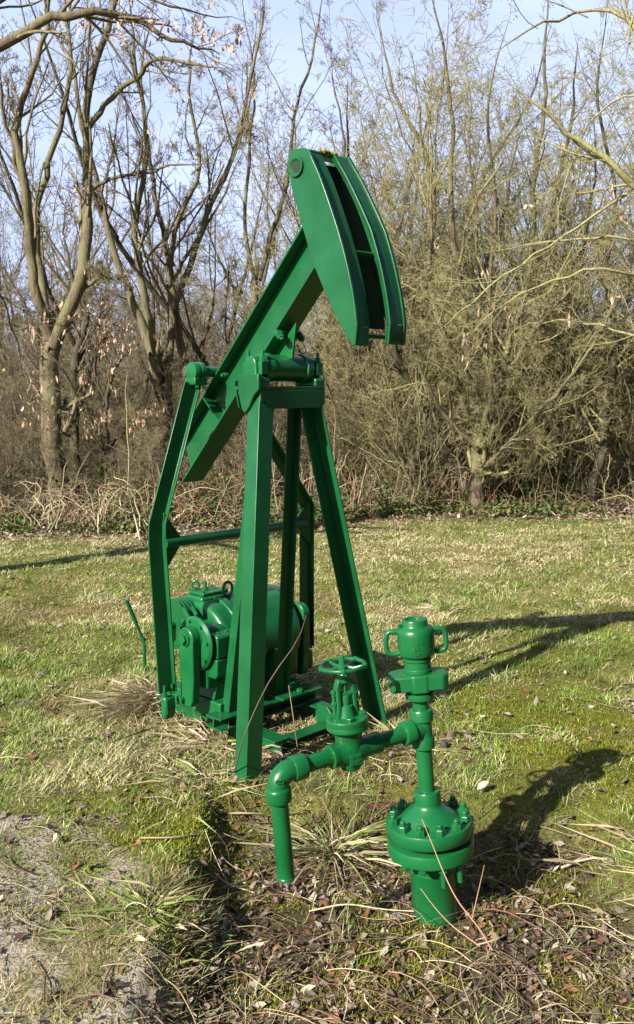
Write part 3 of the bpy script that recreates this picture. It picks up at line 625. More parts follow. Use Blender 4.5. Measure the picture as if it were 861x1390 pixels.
def build_undergrowth():
    """bramble leaves, arching canes and pale suckers at the wood edge"""
    n = 60000; x = RNG.uniform(-6.5, 7.5, n); d_ = RNG.gamma(2.2, .45, n)-.45; cl = fbm(x, d_*1.3, 1.1, 61); k = RNG.random(n) < sstep(.38, .6, cl); x, d_ = x[k], d_[k]; n = len(x)
    y = wood_edge(x)+d_; z = height(x, y)+RNG.uniform(.02, 1, n)**1.5*(.12+.45*np.clip(d_, 0, 1.2))
    col = np.array([(.06, .11, .025), (.10, .16, .04), (.16, .21, .06), (.04, .07, .02), (.17, .09, .05)])[RNG.integers(0, 5, n)]
    v, f, t = leaf_quads(np.stack([x, y, z], 1), RNG.uniform(.03, .075, n), col, tilt=.6, fold=.2)
    tag(fast_mesh('bramble_leaves', v, f, LEAF, t), 'low green bramble leaves along the wood edge', kind='stuff')
    n = 2600; x = RNG.uniform(-6.5, 7.5, n); y = wood_edge(x)+RNG.gamma(2.2, .5, n)-.3; K = 8; az = RNG.uniform(0, 2*PI, n); L = RNG.gamma(3, .15, n)+.12
    s = np.linspace(0, 1, K)[None]; ar = RNG.uniform(.1, .8, n)[:, None]; L_ = L[:, None]
    X = x[:, None]+np.cos(az)[:, None]*L_*s*ar*1.4; Y = y[:, None]+np.sin(az)[:, None]*L_*s*ar*1.2; Z = height(x, y)[:, None]+L_*(s*(1.25-ar*.5)-s*s*ar*1.1)
    P = np.stack([X, Y, Z], -1)+RNG.normal(0, .012, (n, K, 3)); P[:, 0] -= [0, 0, .02]
    Rr = (RNG.gamma(3, .0011, n)+.0018)[:, None]*np.linspace(1, .5, K)[None]; v, f = poly_tubes(P, Rr)
    cl = np.array([(.26, .20, .12), (.15, .10, .06), (.34, .28, .17), (.20, .10, .06), (.11, .085, .06)])[RNG.integers(0, 5, n)]
    tag(fast_mesh('bramble_canes', v, f, STALK, np.repeat(cl, K*3, 0)), 'tangle of arching bare canes and suckers along the wood edge', kind='stuff')
    # cut-brush heap at the left: looping pale stems
    root_ = at(95, 700, 11.0); gz = float(height(root_[0], root_[1])); n = 70; K = 16; s = np.linspace(0, 1, K)[None]
    x = RNG.normal(0, .55, n); y = RNG.normal(0, .35, n); az = RNG.uniform(0, 2*PI, n)[:, None]; L_ = np.minimum(RNG.gamma(3, .20, n), .8)[:, None]+.15; w_ = RNG.uniform(-6, 6, n)[:, None]
    X = x[:, None]+L_*.5*np.cos(az+w_*s)*s; Y = y[:, None]+L_*.4*np.sin(az+w_*s)*s; Z = .02+L_*.75*np.sin(PI*s*RNG.uniform(.5, .95, n)[:, None])*np.linspace(1, .8, K)[None]*.8
    P = np.stack([X, Y, Z], -1); P = P+np.cumsum(RNG.normal(0, .018, (n, K, 3)), 1); Rr = (RNG.gamma(3, .0013, n)+.002)[:, None]*np.linspace(1, .4, K)[None]; v, f = poly_tubes(P, Rr, 4)
    cl = np.array([(.30, .24, .15), (.40, .34, .21), (.18, .14, .09)])[RNG.integers(0, 3, n)]
    o = fast_mesh('brushwood_heap', v, f, STALK, np.repeat(cl, K*4, 0)); o.location = (root_[0], root_[1], gz)
    tag(o, 'heap of pale looping dead stems before the forked tree at the left', 'brushwood')
build_undergrowth()
def stick(label, pts, r, col, name='fallen_branch', cat='branch', grp=None):
    pts = np.array(pts, float); b = pts[0].copy(); q, rr = resample(pts-b, np.linspace(r, r*.4, len(pts)), 12); v, f = poly_tubes(q[None], rr[None], 5)
    o = fast_mesh(name, v, f, STALK, np.repeat(np.array([col]), len(v), 0), smooth=True); o.location = tuple(b); return tag(o, label, cat, grp)
def gpt(px, py, up=0., z=0.):
    r = FWD+np.array([1., 0, 0])*(px-430.5)/F-UPV*(py-650)/F; t = (z-HC)/r[2]; p = np.array([0, 0, HC])+r*t; p[2] = float(height(p[0], p[1]))+up; return p
stick('long pale fallen branch lying on the wood edge at the right', [gpt(760, 686, .05), gpt(800, 676, .12), gpt(835, 655, .3), gpt(850, 640, .5)], .014, (.45, .36, .24))
stick('thin broken pole leaning before the brushwood left of the pump jack', [gpt(192, 742, .02), gpt(186, 725, .1), gpt(175, 700, .28)], .014, (.50, .38, .24))
stick('pale dead branch lying in the straw right of the wellhead', [gpt(762, 1182, .02, -.1), gpt(800, 1176, .03, -.1), (1.25, 3.0, .0), (1.5, 3.02, .03)], .006, (.40, .32, .24))
stick('long dry stem lying on the litter before the outlet pipe', [gpt(420, 1242, .02, -.1), gpt(470, 1232, .02, -.1), gpt(520, 1238, .02, -.1), gpt(562, 1246, .03, -.1)], .0035, (.52, .42, .28))
stick('curved brown twig lying beside the open end of the outlet pipe', [gpt(398, 1206, .02, -.1), gpt(408, 1192, .03, -.1), gpt(416, 1184, .04, -.1), gpt(430, 1183, .02, -.1)], .005, (.22, .16, .11))
stick('red brown dry stem crossing in front of the wellhead flanges', [at(668, 1290, 2.52), at(652, 1258, 2.55), at(622, 1228, 2.60), at(600, 1180, 2.64), at(585, 1140, 2.67), at(573, 1112, 2.69)], .0024, (.42, .24, .15), 'dry_stem', 'stem')
stick('short red dry stem standing before the wellhead casing', [at(652, 1285, 2.52), at(612, 1256, 2.62), at(590, 1232, 2.64), at(571, 1206, 2.68)], .002, (.42, .22, .14), 'dry_stem', 'stem')
stick('leafless bramble shoot standing right of the wellhead', [gpt(640, 1250, 0, -.1), gpt(640, 1250, .10, -.1)+[.02, 0, 0], gpt(640, 1250, .2, -.1)+[.04, 0, 0]], .0025, (.30, .17, .11), 'dry_stem', 'stem')
stick('thin dark shoot curving in front of the samson post legs', [gpt(318, 1056), at(330, 1000, 3.55), at(372, 905, 3.6), at(412, 872, 3.7), at(416, 835, 3.8)], .003, (.12, .08, .055), 'bramble_shoot', 'stem')
stick('tan dry stem standing before the skid cross beam', [gpt(405, 1020), at(400, 985, 3.5), at(392, 930, 3.5)], .003, (.46, .30, .20), 'dry_stem', 'stem')
for lab, p, s_, c_ in (('large red brown dead leaf on the bank left of the pipe', gpt(184, 1153, .02), .07, (.34, .15, .08)), ('pale beige dead leaf on the turf at the left', gpt(75, 1148, .03), .06, (.60, .50, .36)),
                    ('pinkish dead leaf on the bare soil', gpt(88, 1214, .02), .06, (.55, .42, .34)), ('orange brown dead leaf at the right border', gpt(850, 1035, .04), .06, (.52, .24, .12)), ('purplish dead leaf lying by the open pipe end', gpt(373, 1228, .02, -.1), .06, (.20, .10, .10)),
                    ('large curled rust coloured leaf behind the flange', gpt(692, 1112, .03, -.05), .08, (.36, .18, .11)), ('big pale curled leaf in the heap right of the flange', gpt(655, 1098, .04, -.05), .09, (.46, .36, .28))):
    v, f, t = leaf_quads(np.zeros((1, 3)), np.array([s_*.72]), np.array([c_]), tilt=.25); o = fast_mesh('dead_leaf', v, f, LITTER, t); o.location = tuple(p); tag(o, lab, 'leaf', 'single large dead leaves')
# rusty brick-like remnant behind the valve
mb = MB(); mb.box((-.12, -.03, -.05), (.12, .03, .012)); b_ = mb.build('rusty_beam', RUST, bevel=.008)
bp = gpt(528, 1078, -.01); b_.location = tuple(bp); b_.rotation_euler = (0, .05, R(12)); tag(b_, 'rust red iron bar half buried behind the valve', 'iron bar')
mb = MB(); mb.lathe([(.001, -.03), (.02, -.026), (.03, -.008), (.03, .006), (.018, .026), (.001, .03)], seg=14); b_ = mb.build('dark_stone', simple('dark_stone_material', (.04, .04, .035), .8)); bp = gpt(603, 1020, .02); b_.location = tuple(bp); b_.scale = (.62, .62, .55); tag(b_, 'small round dark stone behind the wellhead pipe', 'stone')

# ------------------------------------------------------------------ pump jack (local x = along the beam towards the head, y = along the axle away from camera)
pj = empty('pump_jack', (-.15, 4.25, 0), (0, 0, R(-45)))
tag(pj, 'small green painted oil pump jack with raised horse head standing in the meadow', 'pump jack')
Ln, Lf = .078, .085; TK = .009
def L_near(p0, p1, name, la=Ln):
    def sec(p, a=la, b=Lf): x, y, z = p; return [(x, y, z), (x-a, y, z), (x-a, y+TK, z), (x-TK, y+TK, z), (x-TK, y+b, z), (x, y+b, z)]
    return MB().sweep(sec(p0), sec(p1)).build(name, GREEN, pj, bevel=.002)
def L_far(p0, p1, name, a=.07, b=.085):
    def sec(p): x, y, z = p; return [(x, y, z), (x+a, y, z), (x+a, y-TK, z), (x+TK, y-TK, z), (x+TK, y-b, z), (x, y-b, z)]
    return MB().sweep(sec(p0), sec(p1)).build(name, GREEN, pj, bevel=.002)
L_near((.250, -.462, -.10), (.055, -.195, 1.65), 'front_leg')
L_far((.125, .53, -.05), (-.01, .17, 1.65), 'front_leg')
L_near((-.19, -.185, .14), (-.03, -.105, 1.65), 'rear_leg', .05)
L_far((-.215, .205, .14), (-.075, .165, 1.65), 'rear_leg', .03, .07)
# cap of the samson post
mb = MB(); mb.box((-.11, -.20, 1.652), (.065, .20, 1.668)); mb.prism([(-.20, 1.652), (.20, 1.652), (.20, 1.585), (.165, 1.57), (-.12, 1.57), (-.17, 1.60), (-.20, 1.60)], .056, .066, axis='x')
mb.prism([(-.20, 1.652), (.20, 1.652), (.18, 1.57), (-.18, 1.57)], -.11, -.10, axis='x')
mb.build('cap_plate', GREEN, pj, bevel=.003)
mb = MB(); mb.prism([(-.06, 1.72), (.075, 1.72), (.078, 1.655), (.045, 1.63), (.01, 1.575), (-.015, 1.55), (-.035, 1.565), (-.06, 1.64)], -.222, -.204, axis='y'); mb.build('gusset_plate', GREEN, pj, bevel=.003)
# saddle bearings and cross shaft
for y0, y1 in ((-.205, -.145), (.135, .195)):
    mb = MB(); mb.prism([(-.07, 1.669), (.07, 1.669), (.07, 1.70), (.042, 1.72), (.042, 1.76), (.034, 1.785), (.016, 1.80), (-.010, 1.80), (-.028, 1.785), (-.034, 1.76), (-.035, 1.72), (-.07, 1.70)], y0, y1, axis='y')
    o = mb.build('saddle_bearing', GREEN2, pj, bevel=.006)
    for sx in (-.042, .052):
        k = MB(); k.box((sx-.016, y0+.012, 1.72), (sx+.016, y1-.012, 1.775)); k.hexa(T(sx, (y0+y1)/2, 1.775), .014, .014, sr=.007, sh=.035); k.hexa(T(sx, (y0+y1)/2, 1.789), .0125, .012); k.build('bolt', GREEN2, o)
mb = MB(); mb.lathe([(.045, -.150), (.064, -.147), (.067, -.14), (.067, -.105), (.060, -.10), (.060, .09), (.067, .095), (.067, .125), (.064, .132), (.045, .135)], T(0, 0, 1.750) @ RX(-PI/2), 32); mb.build('saddle_shaft', GREEN2, pj, smooth=40)
# walking beam (I section, 46 degrees)
BA = R(46); B0 = Vector((math.cos(BA), 0, math.sin(BA))); BN = Vector((-math.sin(BA), 0, math.cos(BA)))
def bp_(s, n, y): q = B0*s+BN*n; return (q.x, y, q.z)
nb, ntp, hw, tf = 1.318, 1.500, .066, .009
def bslab(s0, s1, n0, n1, y0, y1, mb, ds=0.):
    """slab in beam axes; ds shears the tail end"""
    vs = [bp_(s0+ds*(n-nb)/(ntp-nb), n, y) for n in (n0, n1) for y in (y0, y1)]+[bp_(s1, n, y) for n in (n0, n1) for y in (y0, y1)]
    return mb.add(vs, [(0, 1, 3, 2), (4, 6, 7, 5), (0, 4, 5, 1), (2, 3, 7, 6), (0, 2, 6, 4), (1, 5, 7, 3)])
mb = MB(); bslab(.375, 1.88, nb, nb+tf, -hw, hw, mb, .12); bslab(.375, 1.88, ntp-tf, ntp, -hw, hw, mb, .12); bslab(.375, 1.88, nb+tf+.0005, ntp-tf-.0005, -.004, .004, mb, .12)
# rows of small holes are shown as little dark dimples of the web
beam = mb.build('walking_beam', GREEN, pj, bevel=.002)
mb = MB()
for r_ in range(2):
    for k in range(8):
        q = bp_(.45+.034*k+.012*r_, nb+.05+.034*r_, -.0045); mb.lathe([(.0042, 0), (.0042, .002)], T(*q) @ RX(PI/2), 8)
mb.build('bolt_holes', DARK, beam)
mb = MB(); bslab(.80, .808, nb+tf, ntp-tf, -hw+.004, -.004, mb); bslab(.80, .808, nb+tf, ntp-tf, .004, hw-.004, mb); mb.build('stiffener', GREEN, beam)
# clamp between beam and shaft
mb = MB(); bslab(1.20, 1.40, nb-.016, nb-.001, -.075, .075, mb); mb.prism([(-.05, 1.80), (.06, 1.79), (.085, 1.955), (-.055, 1.83)], -.006, .006, axis='y')
cl_ = mb.build('saddle_clamp', GREEN2, pj, bevel=.003)
RB = Matrix(((BN.x, 0, B0.x, 0), (0, 1, 0, 0), (BN.z, 0, B0.z, 0), (0, 0, 0, 1)))
Mdn = Matrix(((B0.x, 0, -BN.x, 0), (0, 1, 0, 0), (B0.z, 0, -BN.z, 0), (0, 0, 0, 1)))
for s_ in (1.235, 1.39):
    for y in (-.062, .062):
        k = MB(); k.hexa(T(*bp_(s_, nb-.018, y)) @ Mdn, .019, .018, sr=.010, sh=.022); k.hexa(T(*bp_(s_, nb-.036, y)) @ Mdn, .017, .014); k.build('bolt', GREEN2, cl_)
# horse head
HO = [(.187, 2.50), (.168, 2.60), (.172, 2.632), (.184, 2.65), (.205, 2.657), (.252, 2.655), (.290, 2.642), (.312, 2.60), (.350, 2.535), (.385, 2.464), (.424, 2.378), (.458, 2.30), (.492, 2.21), (.518, 2.13), (.54, 2.05), (.556, 1.973), (.565, 1.915), (.557, 1.832), (.543, 1.826), (.487, 1.895), (.437, 1.965), (.376, 2.068), (.317, 2.172), (.242, 2.358)]
def farp(p): u_, z_ = p; return (u_+.048*min(1, max(0, (2.66-z_)/.35)), z_+.008)
FO = [farp(p) for p in HO]
hh = MB().prism(HO, -.128, -.116, axis='y').build('horse_head', GREEN, pj, bevel=.003)
MB().prism(FO, .116, .128, axis='y').build('side_plate', GREEN, hh, bevel=.003)
arc = HO[6:17]; 
def strip(pts, ins, th, y0, y1, name, f=lambda p: p):
    mb = MB(); P = [f(p) for p in pts]; out = []; inn = []
    for i, p in enumerate(P):
        a = P[max(i-1, 0)]; b = P[min(i+1, len(P)-1)]; tx, tz = b[0]-a[0], b[1]-a[1]; l = math.hypot(tx, tz); nx, nz = -tz/l, tx/l
        if nx < 0: nx, nz = -nx, -nz
        out.append((p[0]-nx*ins, p[1]-nz*ins)); inn.append((p[0]-nx*(ins+th), p[1]-nz*(ins+th)))
    mb.prism(out+inn[::-1], y0, y1, axis='y'); return mb.build(name, GREEN, hh, bevel=.002)
strip(arc+[HO[17]], .014, .010, -.1155, -.034, 'front_track')
strip(arc+[HO[17]], .006, .012, .020, .1155, 'front_track', farp)
strip(arc+[HO[17]], -.001, .022, .020, .026, 'track_lip', farp)
strip(arc+[HO[17]], -.001, .03, .109, .1155, 'track_lip', farp)
# bottoms of the tracks
MB().prism([(HO[17][0]-.012, 1.829), (HO[17][0]+.002, 1.829), (HO[16][0]-.012, 1.91), (HO[18][0], 1.85)], -.115, -.042, axis='y').build('track_foot', GREEN, hh, bevel=.006)
a_, b_ = farp(HO[17]), farp(HO[16]); MB().prism([(a_[0]-.03, a_[1]+.002), (a_[0]-.008, a_[1]-.004), (a_[0]+.004, a_[1]+.02), (b_[0]-.004, b_[1]), (a_[0]-.03, a_[1]+.05)], .037, .108, axis='y').build('track_foot', GREEN, hh, bevel=.006)
# inner frame plates, cross tubes
strip(arc, .060, .008, -.1155, .1155, 'back_plate').data.materials[0] = PAINTED_SHADE  # shade between the head plates is put into this plate's colour
mb = MB()
for (u_, z_) in ((.462, 2.215), (.535, 1.872)): mb.rod((u_, -.117, z_), (u_, .117, z_), .011)
mb.build('cross_tube', GREEN, hh)
mb = MB(); mb.prism([(.205, 2.650), (.27, 2.650), (.27, 2.636), (.205, 2.636)], -.112, .112, axis='y'); mb.build('top_plate', GREEN, hh, bevel=.002)
mb = MB(); mb.lathe([(.032, 0), (.040, 0), (.042, .004), (.042, .010), (.032, .010), (.024, .003), (.0, .003)], T(.221, -.129, 2.582) @ RX(PI/2), 32, caps=False)
mb.build('hole_boss', GREEN, hh); mb = MB(); mb.lathe([(.024, .0), (.024, .0045)], T(.221, -.129, 2.582) @ RX(PI/2), 24); mb.build('pin_hole', PAINTED_SHADE, hh)  # disc coloured near black for the darkness of the open hole
mb = MB()
for _ in range(30):
    x = RNG.uniform(.235, .285); y = RNG.normal(.03, .02); s_ = RNG.uniform(.004, .012); mb.lathe([(.0005, -s_), (s_, 0), (s_*.6, s_*.7), (.0005, s_)], T(x, y, 2.664-(x-.235)*.24), 6)
mb.build('moss_patch', MOSSM, hh)
# pitman arms, equaliser and tail bearing
def pitman(y0, y1, ub, ut, zt, uf):
    a, b = .022, .085
    def sec(x, y, z, dz=0): return [(x, y, z), (x+a*1.4, y, z), (x+a*1.4, y-.008, z), (x+.008, y-.008, z), (x+.008, y-b, z+dz), (x, y-b, z+dz)]
    S = [sec(uf, y0, .24), sec(ub, y0, .95), sec(ub+.004, y0-.0*(y0-y1), 1.03)]
    q = sec(ut, y1, zt); S.append(q); mb = MB(); n = 6; vs = [p for s in S for p in s]; fs = [tuple(range(5, -1, -1)), tuple(range(18, 24))]
    for j in range(3): fs += [(j*n+i, j*n+(i+1) % n, (j+1)*n+(i+1) % n, (j+1)*n+i) for i in range(n)]
    mb.add(vs, fs); o = mb.build('pitman_arm', GREEN, pj, bevel=.002)
    f = MB(); yc = y0-b/2; f.prism([(uf-.005, .115), (uf+.03, .115), (uf+.04, .15), (uf+.035, .225), (uf-.005, .225)], y0-b+.012, y0-.012, axis='y'); ft = f.build('wrist_bearing', GREEN2, o, bevel=.012)
    for dy in (-.022, .022):
        k = MB(); k.hexa(T(uf+.02, yc+dy, .232), .012, .012, sr=.007, sh=.035); k.hexa(T(uf+.02, yc+dy, .20), .012, .012); k.build('bolt', GREEN2, ft)
    MB().prism([(y0-.005, .80), (y0-.005, 1.08), (y0+(.09 if y0 < 0 else -.13), .955), (y0+(.09 if y0 < 0 else -.13), .92)], ub+.012, ub+.022, axis='x').build('gusset', GREEN, o)
    return o
pitman(-.345, -.130, -.470, -.462, 1.690, -.405)
pitman(.66, .13, -.50, -.46, 1.69, -.50)
mb = MB(); mb.rod((-.448, -.350, .935), (-.478, .60, .935), .024, seg=24); mb.build('cross_bar', GREEN, pj)
mb = MB(); mb.lathe([(.03, -.265), (.042, -.262), (.046, -.25), (.046, -.235), (.040, -.233), (.040, -.225), (.046, -.223), (.046, -.20), (.040, -.195), (.026, -.19), (.026, .04), (.045, .06), (.045, .10), (.03, .11)], T(-.447, .075, 1.738) @ RX(-PI/2), 28)
tb = mb.build('tail_bearing', GREEN2, pj)
mb = MB(); mb.box((-.485, -.19, 1.675), (-.41, -.115, 1.712)); mb.box((-.485, .12, 1.675), (-.41, .19, 1.712)); mb.build('bearing_block', GREEN2, tb, bevel=.006)
for dx in (-.03, .03):
    for y in (-.172, -.132):
        k = MB(); k.hexa(T(-.447+dx, y, 1.662), .009, .012); k.build('bolt', GREEN2, tb)
k = MB(); k.hexa(T(-.325, -.066, 1.722) @ RX(PI/2), .014, .02, sr=.008, sh=.012); k.build('bolt', GREEN2, beam)
# gearbox
gx, gz = -.60, .44
gb = empty('gearbox', (.135, -.038, 0)); gb.parent = pj
def drum(r, y0, y1, x=gx, z=gz, seg=48, ch=.012): return MB().lathe([(r-ch, y0), (r, y0+ch), (r, y1-ch), (r-ch, y1)], T(x, 0, z) @ RX(-PI/2), seg)
mb = MB(); mb.prism([(gx-.16, .18), (gx+.17, .18)]+[(gx-.03+.225*math.cos(a), .40+.215*math.sin(a)) for a in np.linspace(R(-25), R(118), 16)]+[(gx-.16, .52)], -.085, .42, axis='y'); mb.build('housing', GREEN2, gb, bevel=.03, seg=4)
mb = MB(); mb.prism([(gx-.03+.238*math.cos(a), .40+.228*math.sin(a)) for a in np.linspace(R(-50), R(118), 20)]+[(gx-.03+.18*math.cos(a), .40+.17*math.sin(a)) for a in np.linspace(R(118), R(-50), 12)], .0, .05, axis='y'); mb.build('rib', GREEN2, gb, bevel=.006)
# stepped lower shoulder towards the near bearing
mb = MB(); mb.prism([(gx-.02, .24), (gx+.18, .24), (gx+.18, .44), (gx+.10, .53), (gx-.02, .55)], -.20, -.08, axis='y'); mb.build('bearing_housing', GREEN2, gb, bevel=.012, seg=3)
mb = MB(); mb.prism([(gx-.20, .24), (gx+.16, .24), (gx+.16, .44), (gx+.06, .53), (gx-.20, .55)], .30, .42, axis='y'); mb.build('bearing_housing', GREEN2, gb, bevel=.012, seg=3)
bx_, bz_ = gx+.20, .42
mb = MB(); mb.prism([(bx_-.08, .30), (bx_+.03, .30), (bx_+.045, .32), (bx_+.045, .395), (bx_-.08, .395)], -.19, -.02, axis='y'); mb.prism([(bx_-.08, .398), (bx_+.045, .398), (bx_+.045, .50), (bx_+.03, .51), (bx_-.08, .51)], -.185, -.025, axis='y'); bc = mb.build('bearing_cap', GREEN2, gb, bevel=.006)
for y in (-.155, -.105, -.055):
    k = MB(); k.hexa(T(bx_+.01, y, .508), .009, .010); k.build('bolt', GREEN2, bc)
mb = MB(); mb.prism([(bx_-.05, .375), (bx_+.075, .375), (bx_+.08, .40), (bx_-.05, .41)], -.02, .10, axis='y'); mb.build('split_flange', GREEN2, gb, bevel=.01)
drum(.13, -.225, -.195, gx+.11, .455).build('end_cover', GREEN2, gb)
for k in range(8):
    a = 2*PI*k/8+.2; q = MB(); q.hexa(T(gx+.11+.11*math.cos(a), -.226, .455+.11*math.sin(a)) @ RX(PI/2), .009, .009); q.build('bolt', GREEN2, gb)
for y in (-.17, -.12): 
    MB().sweep([(gx-.04, y, .60), (gx-.04, y+.014, .60), (gx-.04, y+.014, .57), (gx-.04, y, .57)], [(gx+.165, y-.03, .455), (gx+.165, y-.016, .455), (gx+.165, y-.016, .42), (gx+.165, y-.03, .42)]).build('rib', GREEN2, gb, bevel=.003)
mb = MB(); mb.box((gx-.15, -.075, .57), (gx-.01, .12, .632)); mb.build('top_box', GREEN2, gb, bevel=.012, seg=3)
mb = MB(); mb.box((gx-.14, -.06, .634), (gx-.02, .10, .650)); ic = mb.build('inspection_cover', GREEN2, gb, bevel=.004)
def eye(x, y, z, r, tr, ang): 
    M = T(x, y, z) @ RZ(ang); pts = [M @ Vector((r*math.cos(a), 0, r*1.25+r*1.35*math.sin(a))) for a in np.linspace(0, 2*PI, 20, endpoint=False)]; return MB().tube(pts, tr, 8, True)
e_ = eye(gx-.12, -.03, .652, .017, .006, R(40)); e_.rod((gx-.12, -.03, .648), (gx-.12, -.03, .664), .010); e_.build('eye_bolt', GREEN2, gb)
e_ = MB(); e_.rod((gx-.08, .0, .648), (gx-.08, .0, .695), .009); e_.hexa(T(gx-.08, 0, .650), .014, .012); e_.build('breather', GREEN2, gb)
eye(gx+.0, .08, .625, .026, .008, R(80)).build('eye_bolt', GREEN2, gb)
for dx in (-.14, -.03):
    for y in (-.05, .09):
        q = MB(); q.hexa(T(gx+dx, y, .650), .007, .007); q.build('bolt', GREEN2, ic)
# feet
mb = MB(); mb.box((gx-.20, -.17, .10), (gx+.24, -.09, .18)); mb.box((gx-.20, .28, .10), (gx+.24, .36, .18)); mb.prism([(-.16, .18), (-.08, .18), (-.05, .30), (-.13, .30)], gx+.05, gx+.18, axis='x'); mb.prism([(.20, .18), (.33, .18), (.28, .36), (.21, .36)], gx+.05, gx+.21, axis='x'); mb.build('foot', GREEN2, gb, bevel=.006)
mb = MB(); mb.rod((gx-.13, -.27, .495), (gx-.13, -.05, .495), .022); mb.build('input_shaft', GREEN2, gb)
# grooved sheave
prof = [(.05, -.045)]; r0 = .125
prof += [(r0-.03, -.045), (r0, -.043)]
for k in range(4): z0 = -.043+k*.0215; prof += [(r0, z0+.004), (r0-.016, z0+.0085), (r0-.016, z0+.013), (r0, z0+.0175)]
prof += [(r0, .045), (r0-.03, .046), (.05, .046)]
mb = MB(); mb.lathe(prof, T(-.60, -.155, .495) @ RX(-PI/2), 56); mb.build('sheave', GREEN, pj, smooth=25)
# cranks with bolts
def crank(y, ym):
    cx, cz = -.345, .49; ps = [(cx+.055*math.cos(a), cz+.055*math.sin(a)) for a in np.linspace(R(-20), R(200), 12)]
    ps += [(cx-.045, .30), (cx-.045, .20), (cx-.03, .165), (cx+.03, .165), (cx+.045, .20), (cx+.055, .30)]
    o = MB().prism(ps, y, y+.045, axis='y').build('crank', GREEN2, pj, bevel=.006)
    s_ = -1 if y < 0 else 1; yb = y if y < 0 else y+.045
    k = MB(); k.lathe([(.034, -.001), (.034, .008)], T(cx, yb, cz) @ RX(PI/2*(1 if y < 0 else -1)), 24); k.hexa(T(cx, yb-.008 if y < 0 else yb+.008, cz) @ RX(PI/2*(1 if y < 0 else -1)), .024, .018); k.build('bolt', GREEN2, o)
    k = MB(); k.rod((cx-.03, yb, .195), (cx-.03, yb+s_*.02, .195), .02); k.build('crank_pin', GREEN2, o)
crank(-.315, 0); crank(.405, 0)
mb = MB(); mb.rod((-.345, -.27, .49), (-.345, -.12, .475), .058); mb.build('crank_shaft', GREEN2, pj)
# far side: motor-like box and pipe behind legs
mb = MB(); mb.prism([(-.75, .2), (-.42, .2), (-.40, .52), (-.50, .60), (-.75, .60)], .30, .47, axis='y'); mb.build('rear_housing', GREEN2, pj, bevel=.02, seg=3)
# skid
def ibeam(p0, p1, w, h, name, t=.009):
    a = Vector(p0); b = Vector(p1); dr = (b-a).normalized(); s = Vector((0, 0, 1)).cross(dr).normalized(); M = Matrix(((dr.x, s.x, 0, a.x), (dr.y, s.y, 0, a.y), (0, 0, 1, a.z), (0, 0, 0, 1))); L_ = (b-a).length
    mb = MB(); mb.box((0, -w/2, 0), (L_, w/2, t), M); mb.box((0, -w/2, h-t), (L_, w/2, h), M); mb.box((0, -t/2, t+.0005), (L_, t/2, h-t-.0005), M); return mb.build(name, GREEN, pj, bevel=.0015)
ibeam((-.80, -.13, -.04), (.12, -.13, -.04), .09, .12, 'skid_beam')
ibeam((-.95, .33, -.04), (.16, .33, -.04), .09, .12, 'skid_beam')
ibeam((-.20, -.27, .082), (-.20, .40, .082), .11, .058, 'skid_cross_beam', .008)
ibeam((.06, -.13, -.05), (.06, .40, -.05), .08, .10, 'skid_cross_beam', .008)
mb = MB(); mb.box((-.255, .10, .1415), (-.12, .26, .155)); mb.box((-.235, -.12, .1415), (-.135, .04, .150)); mb.build('base_plate', GREEN, pj, bevel=.002)
for (x, y) in ((-.16, -.04), (-.145, .235)):
    k = MB(); k.lathe([(.022, 0), (.022, .004)], T(x, y, .151), 20); k.hexa(T(x, y, .154), .016, .018); k.build('bolt', GREEN2, pj)
for (x, y) in ((.02, .24), (.06, .36)):
    mb = MB(); mb.prism([(x-.05, -.03), (x+.09, -.03), (x+.07, .07), (x+.02, .12), (x-.05, .12)], y, y+.012, axis='y'); mb.box((x-.05, y+.012, .02), (x+.06, y+.08, .03)); mb.build('gusset', GREEN, pj, bevel=.002)
# brake lever standing behind the near pitman
lv = empty('brake_lever', (0, 0, 0)); 
p0 = at(196, 872, 5.35); p1 = at(172, 815, 5.30); lv.location = tuple(p0)
q = Vector(p1-p0); mb = MB(); mb.rod((0, 0, 0), q, .009); mb.rod(q*.45, q, .012); mb.lathe([(.011, -.3), (.011, -.01)], None, 8); mb.build('lever_rod', GREEN, lv); mb = MB(); mb.rod(q*.03, q*.12, .017); mb.build('collar', GREEN2, lv)
tag(lv, 'thin green lever rod sticking out of the straw left of the pump jack', 'lever')

# ------------------------------------------------------------------ wellhead with valve (local z = leaning well axis)
W0 = Vector((.40, 2.98, -.10)); W1 = Vector((.318, 2.98, .90)); axw = (W1-W0).normalized()
wh = empty('wellhead', W0); wh.rotation_mode = 'QUATERNION'; wh.rotation_quaternion = Vector((0, 0, 1)).rotation_difference(axw)
tag(wh, 'green painted wellhead with bolted flanges, bell shaped cap and side valve', 'wellhead')
def wl(prof, name, par=wh, seg=48, M=None, smooth=35, bevel=0): mb = MB(); mb.lathe([(r, z) for r, z in prof], M, seg); return mb.build(name, GREEN2, par, smooth=smooth, bevel=bevel)
wl([(.0765, -.08), (.0765, .155), (.0775, .157), (.0775, .165), (.0755, .167), (.0755, .205), (.088, .218), (.088, .226)], 'casing')
lf_ = wl([(.088, .222), (.138, .222), (.1445, .227), (.145, .232), (.145, .262), (.143, .2665), (.139, .268), (.1, .268)], 'lower_flange')
wl([(.112, .268), (.112, .287)], 'gasket_ring', lf_); bpy.data.objects['gasket_ring'].data.materials[0] = DARK
uf_ = wl([(.1, .2865), (.140, .2865), (.1445, .291), (.1445, .326), (.142, .331), (.137, .3325), (.102, .3325), (.098, .335), (.085, .350), (.066, .366), (.050, .378), (.044, .386), (.0428, .392), (.0428, .426), (.040, .431), (.03, .4315)], 'upper_flange', smooth=45)
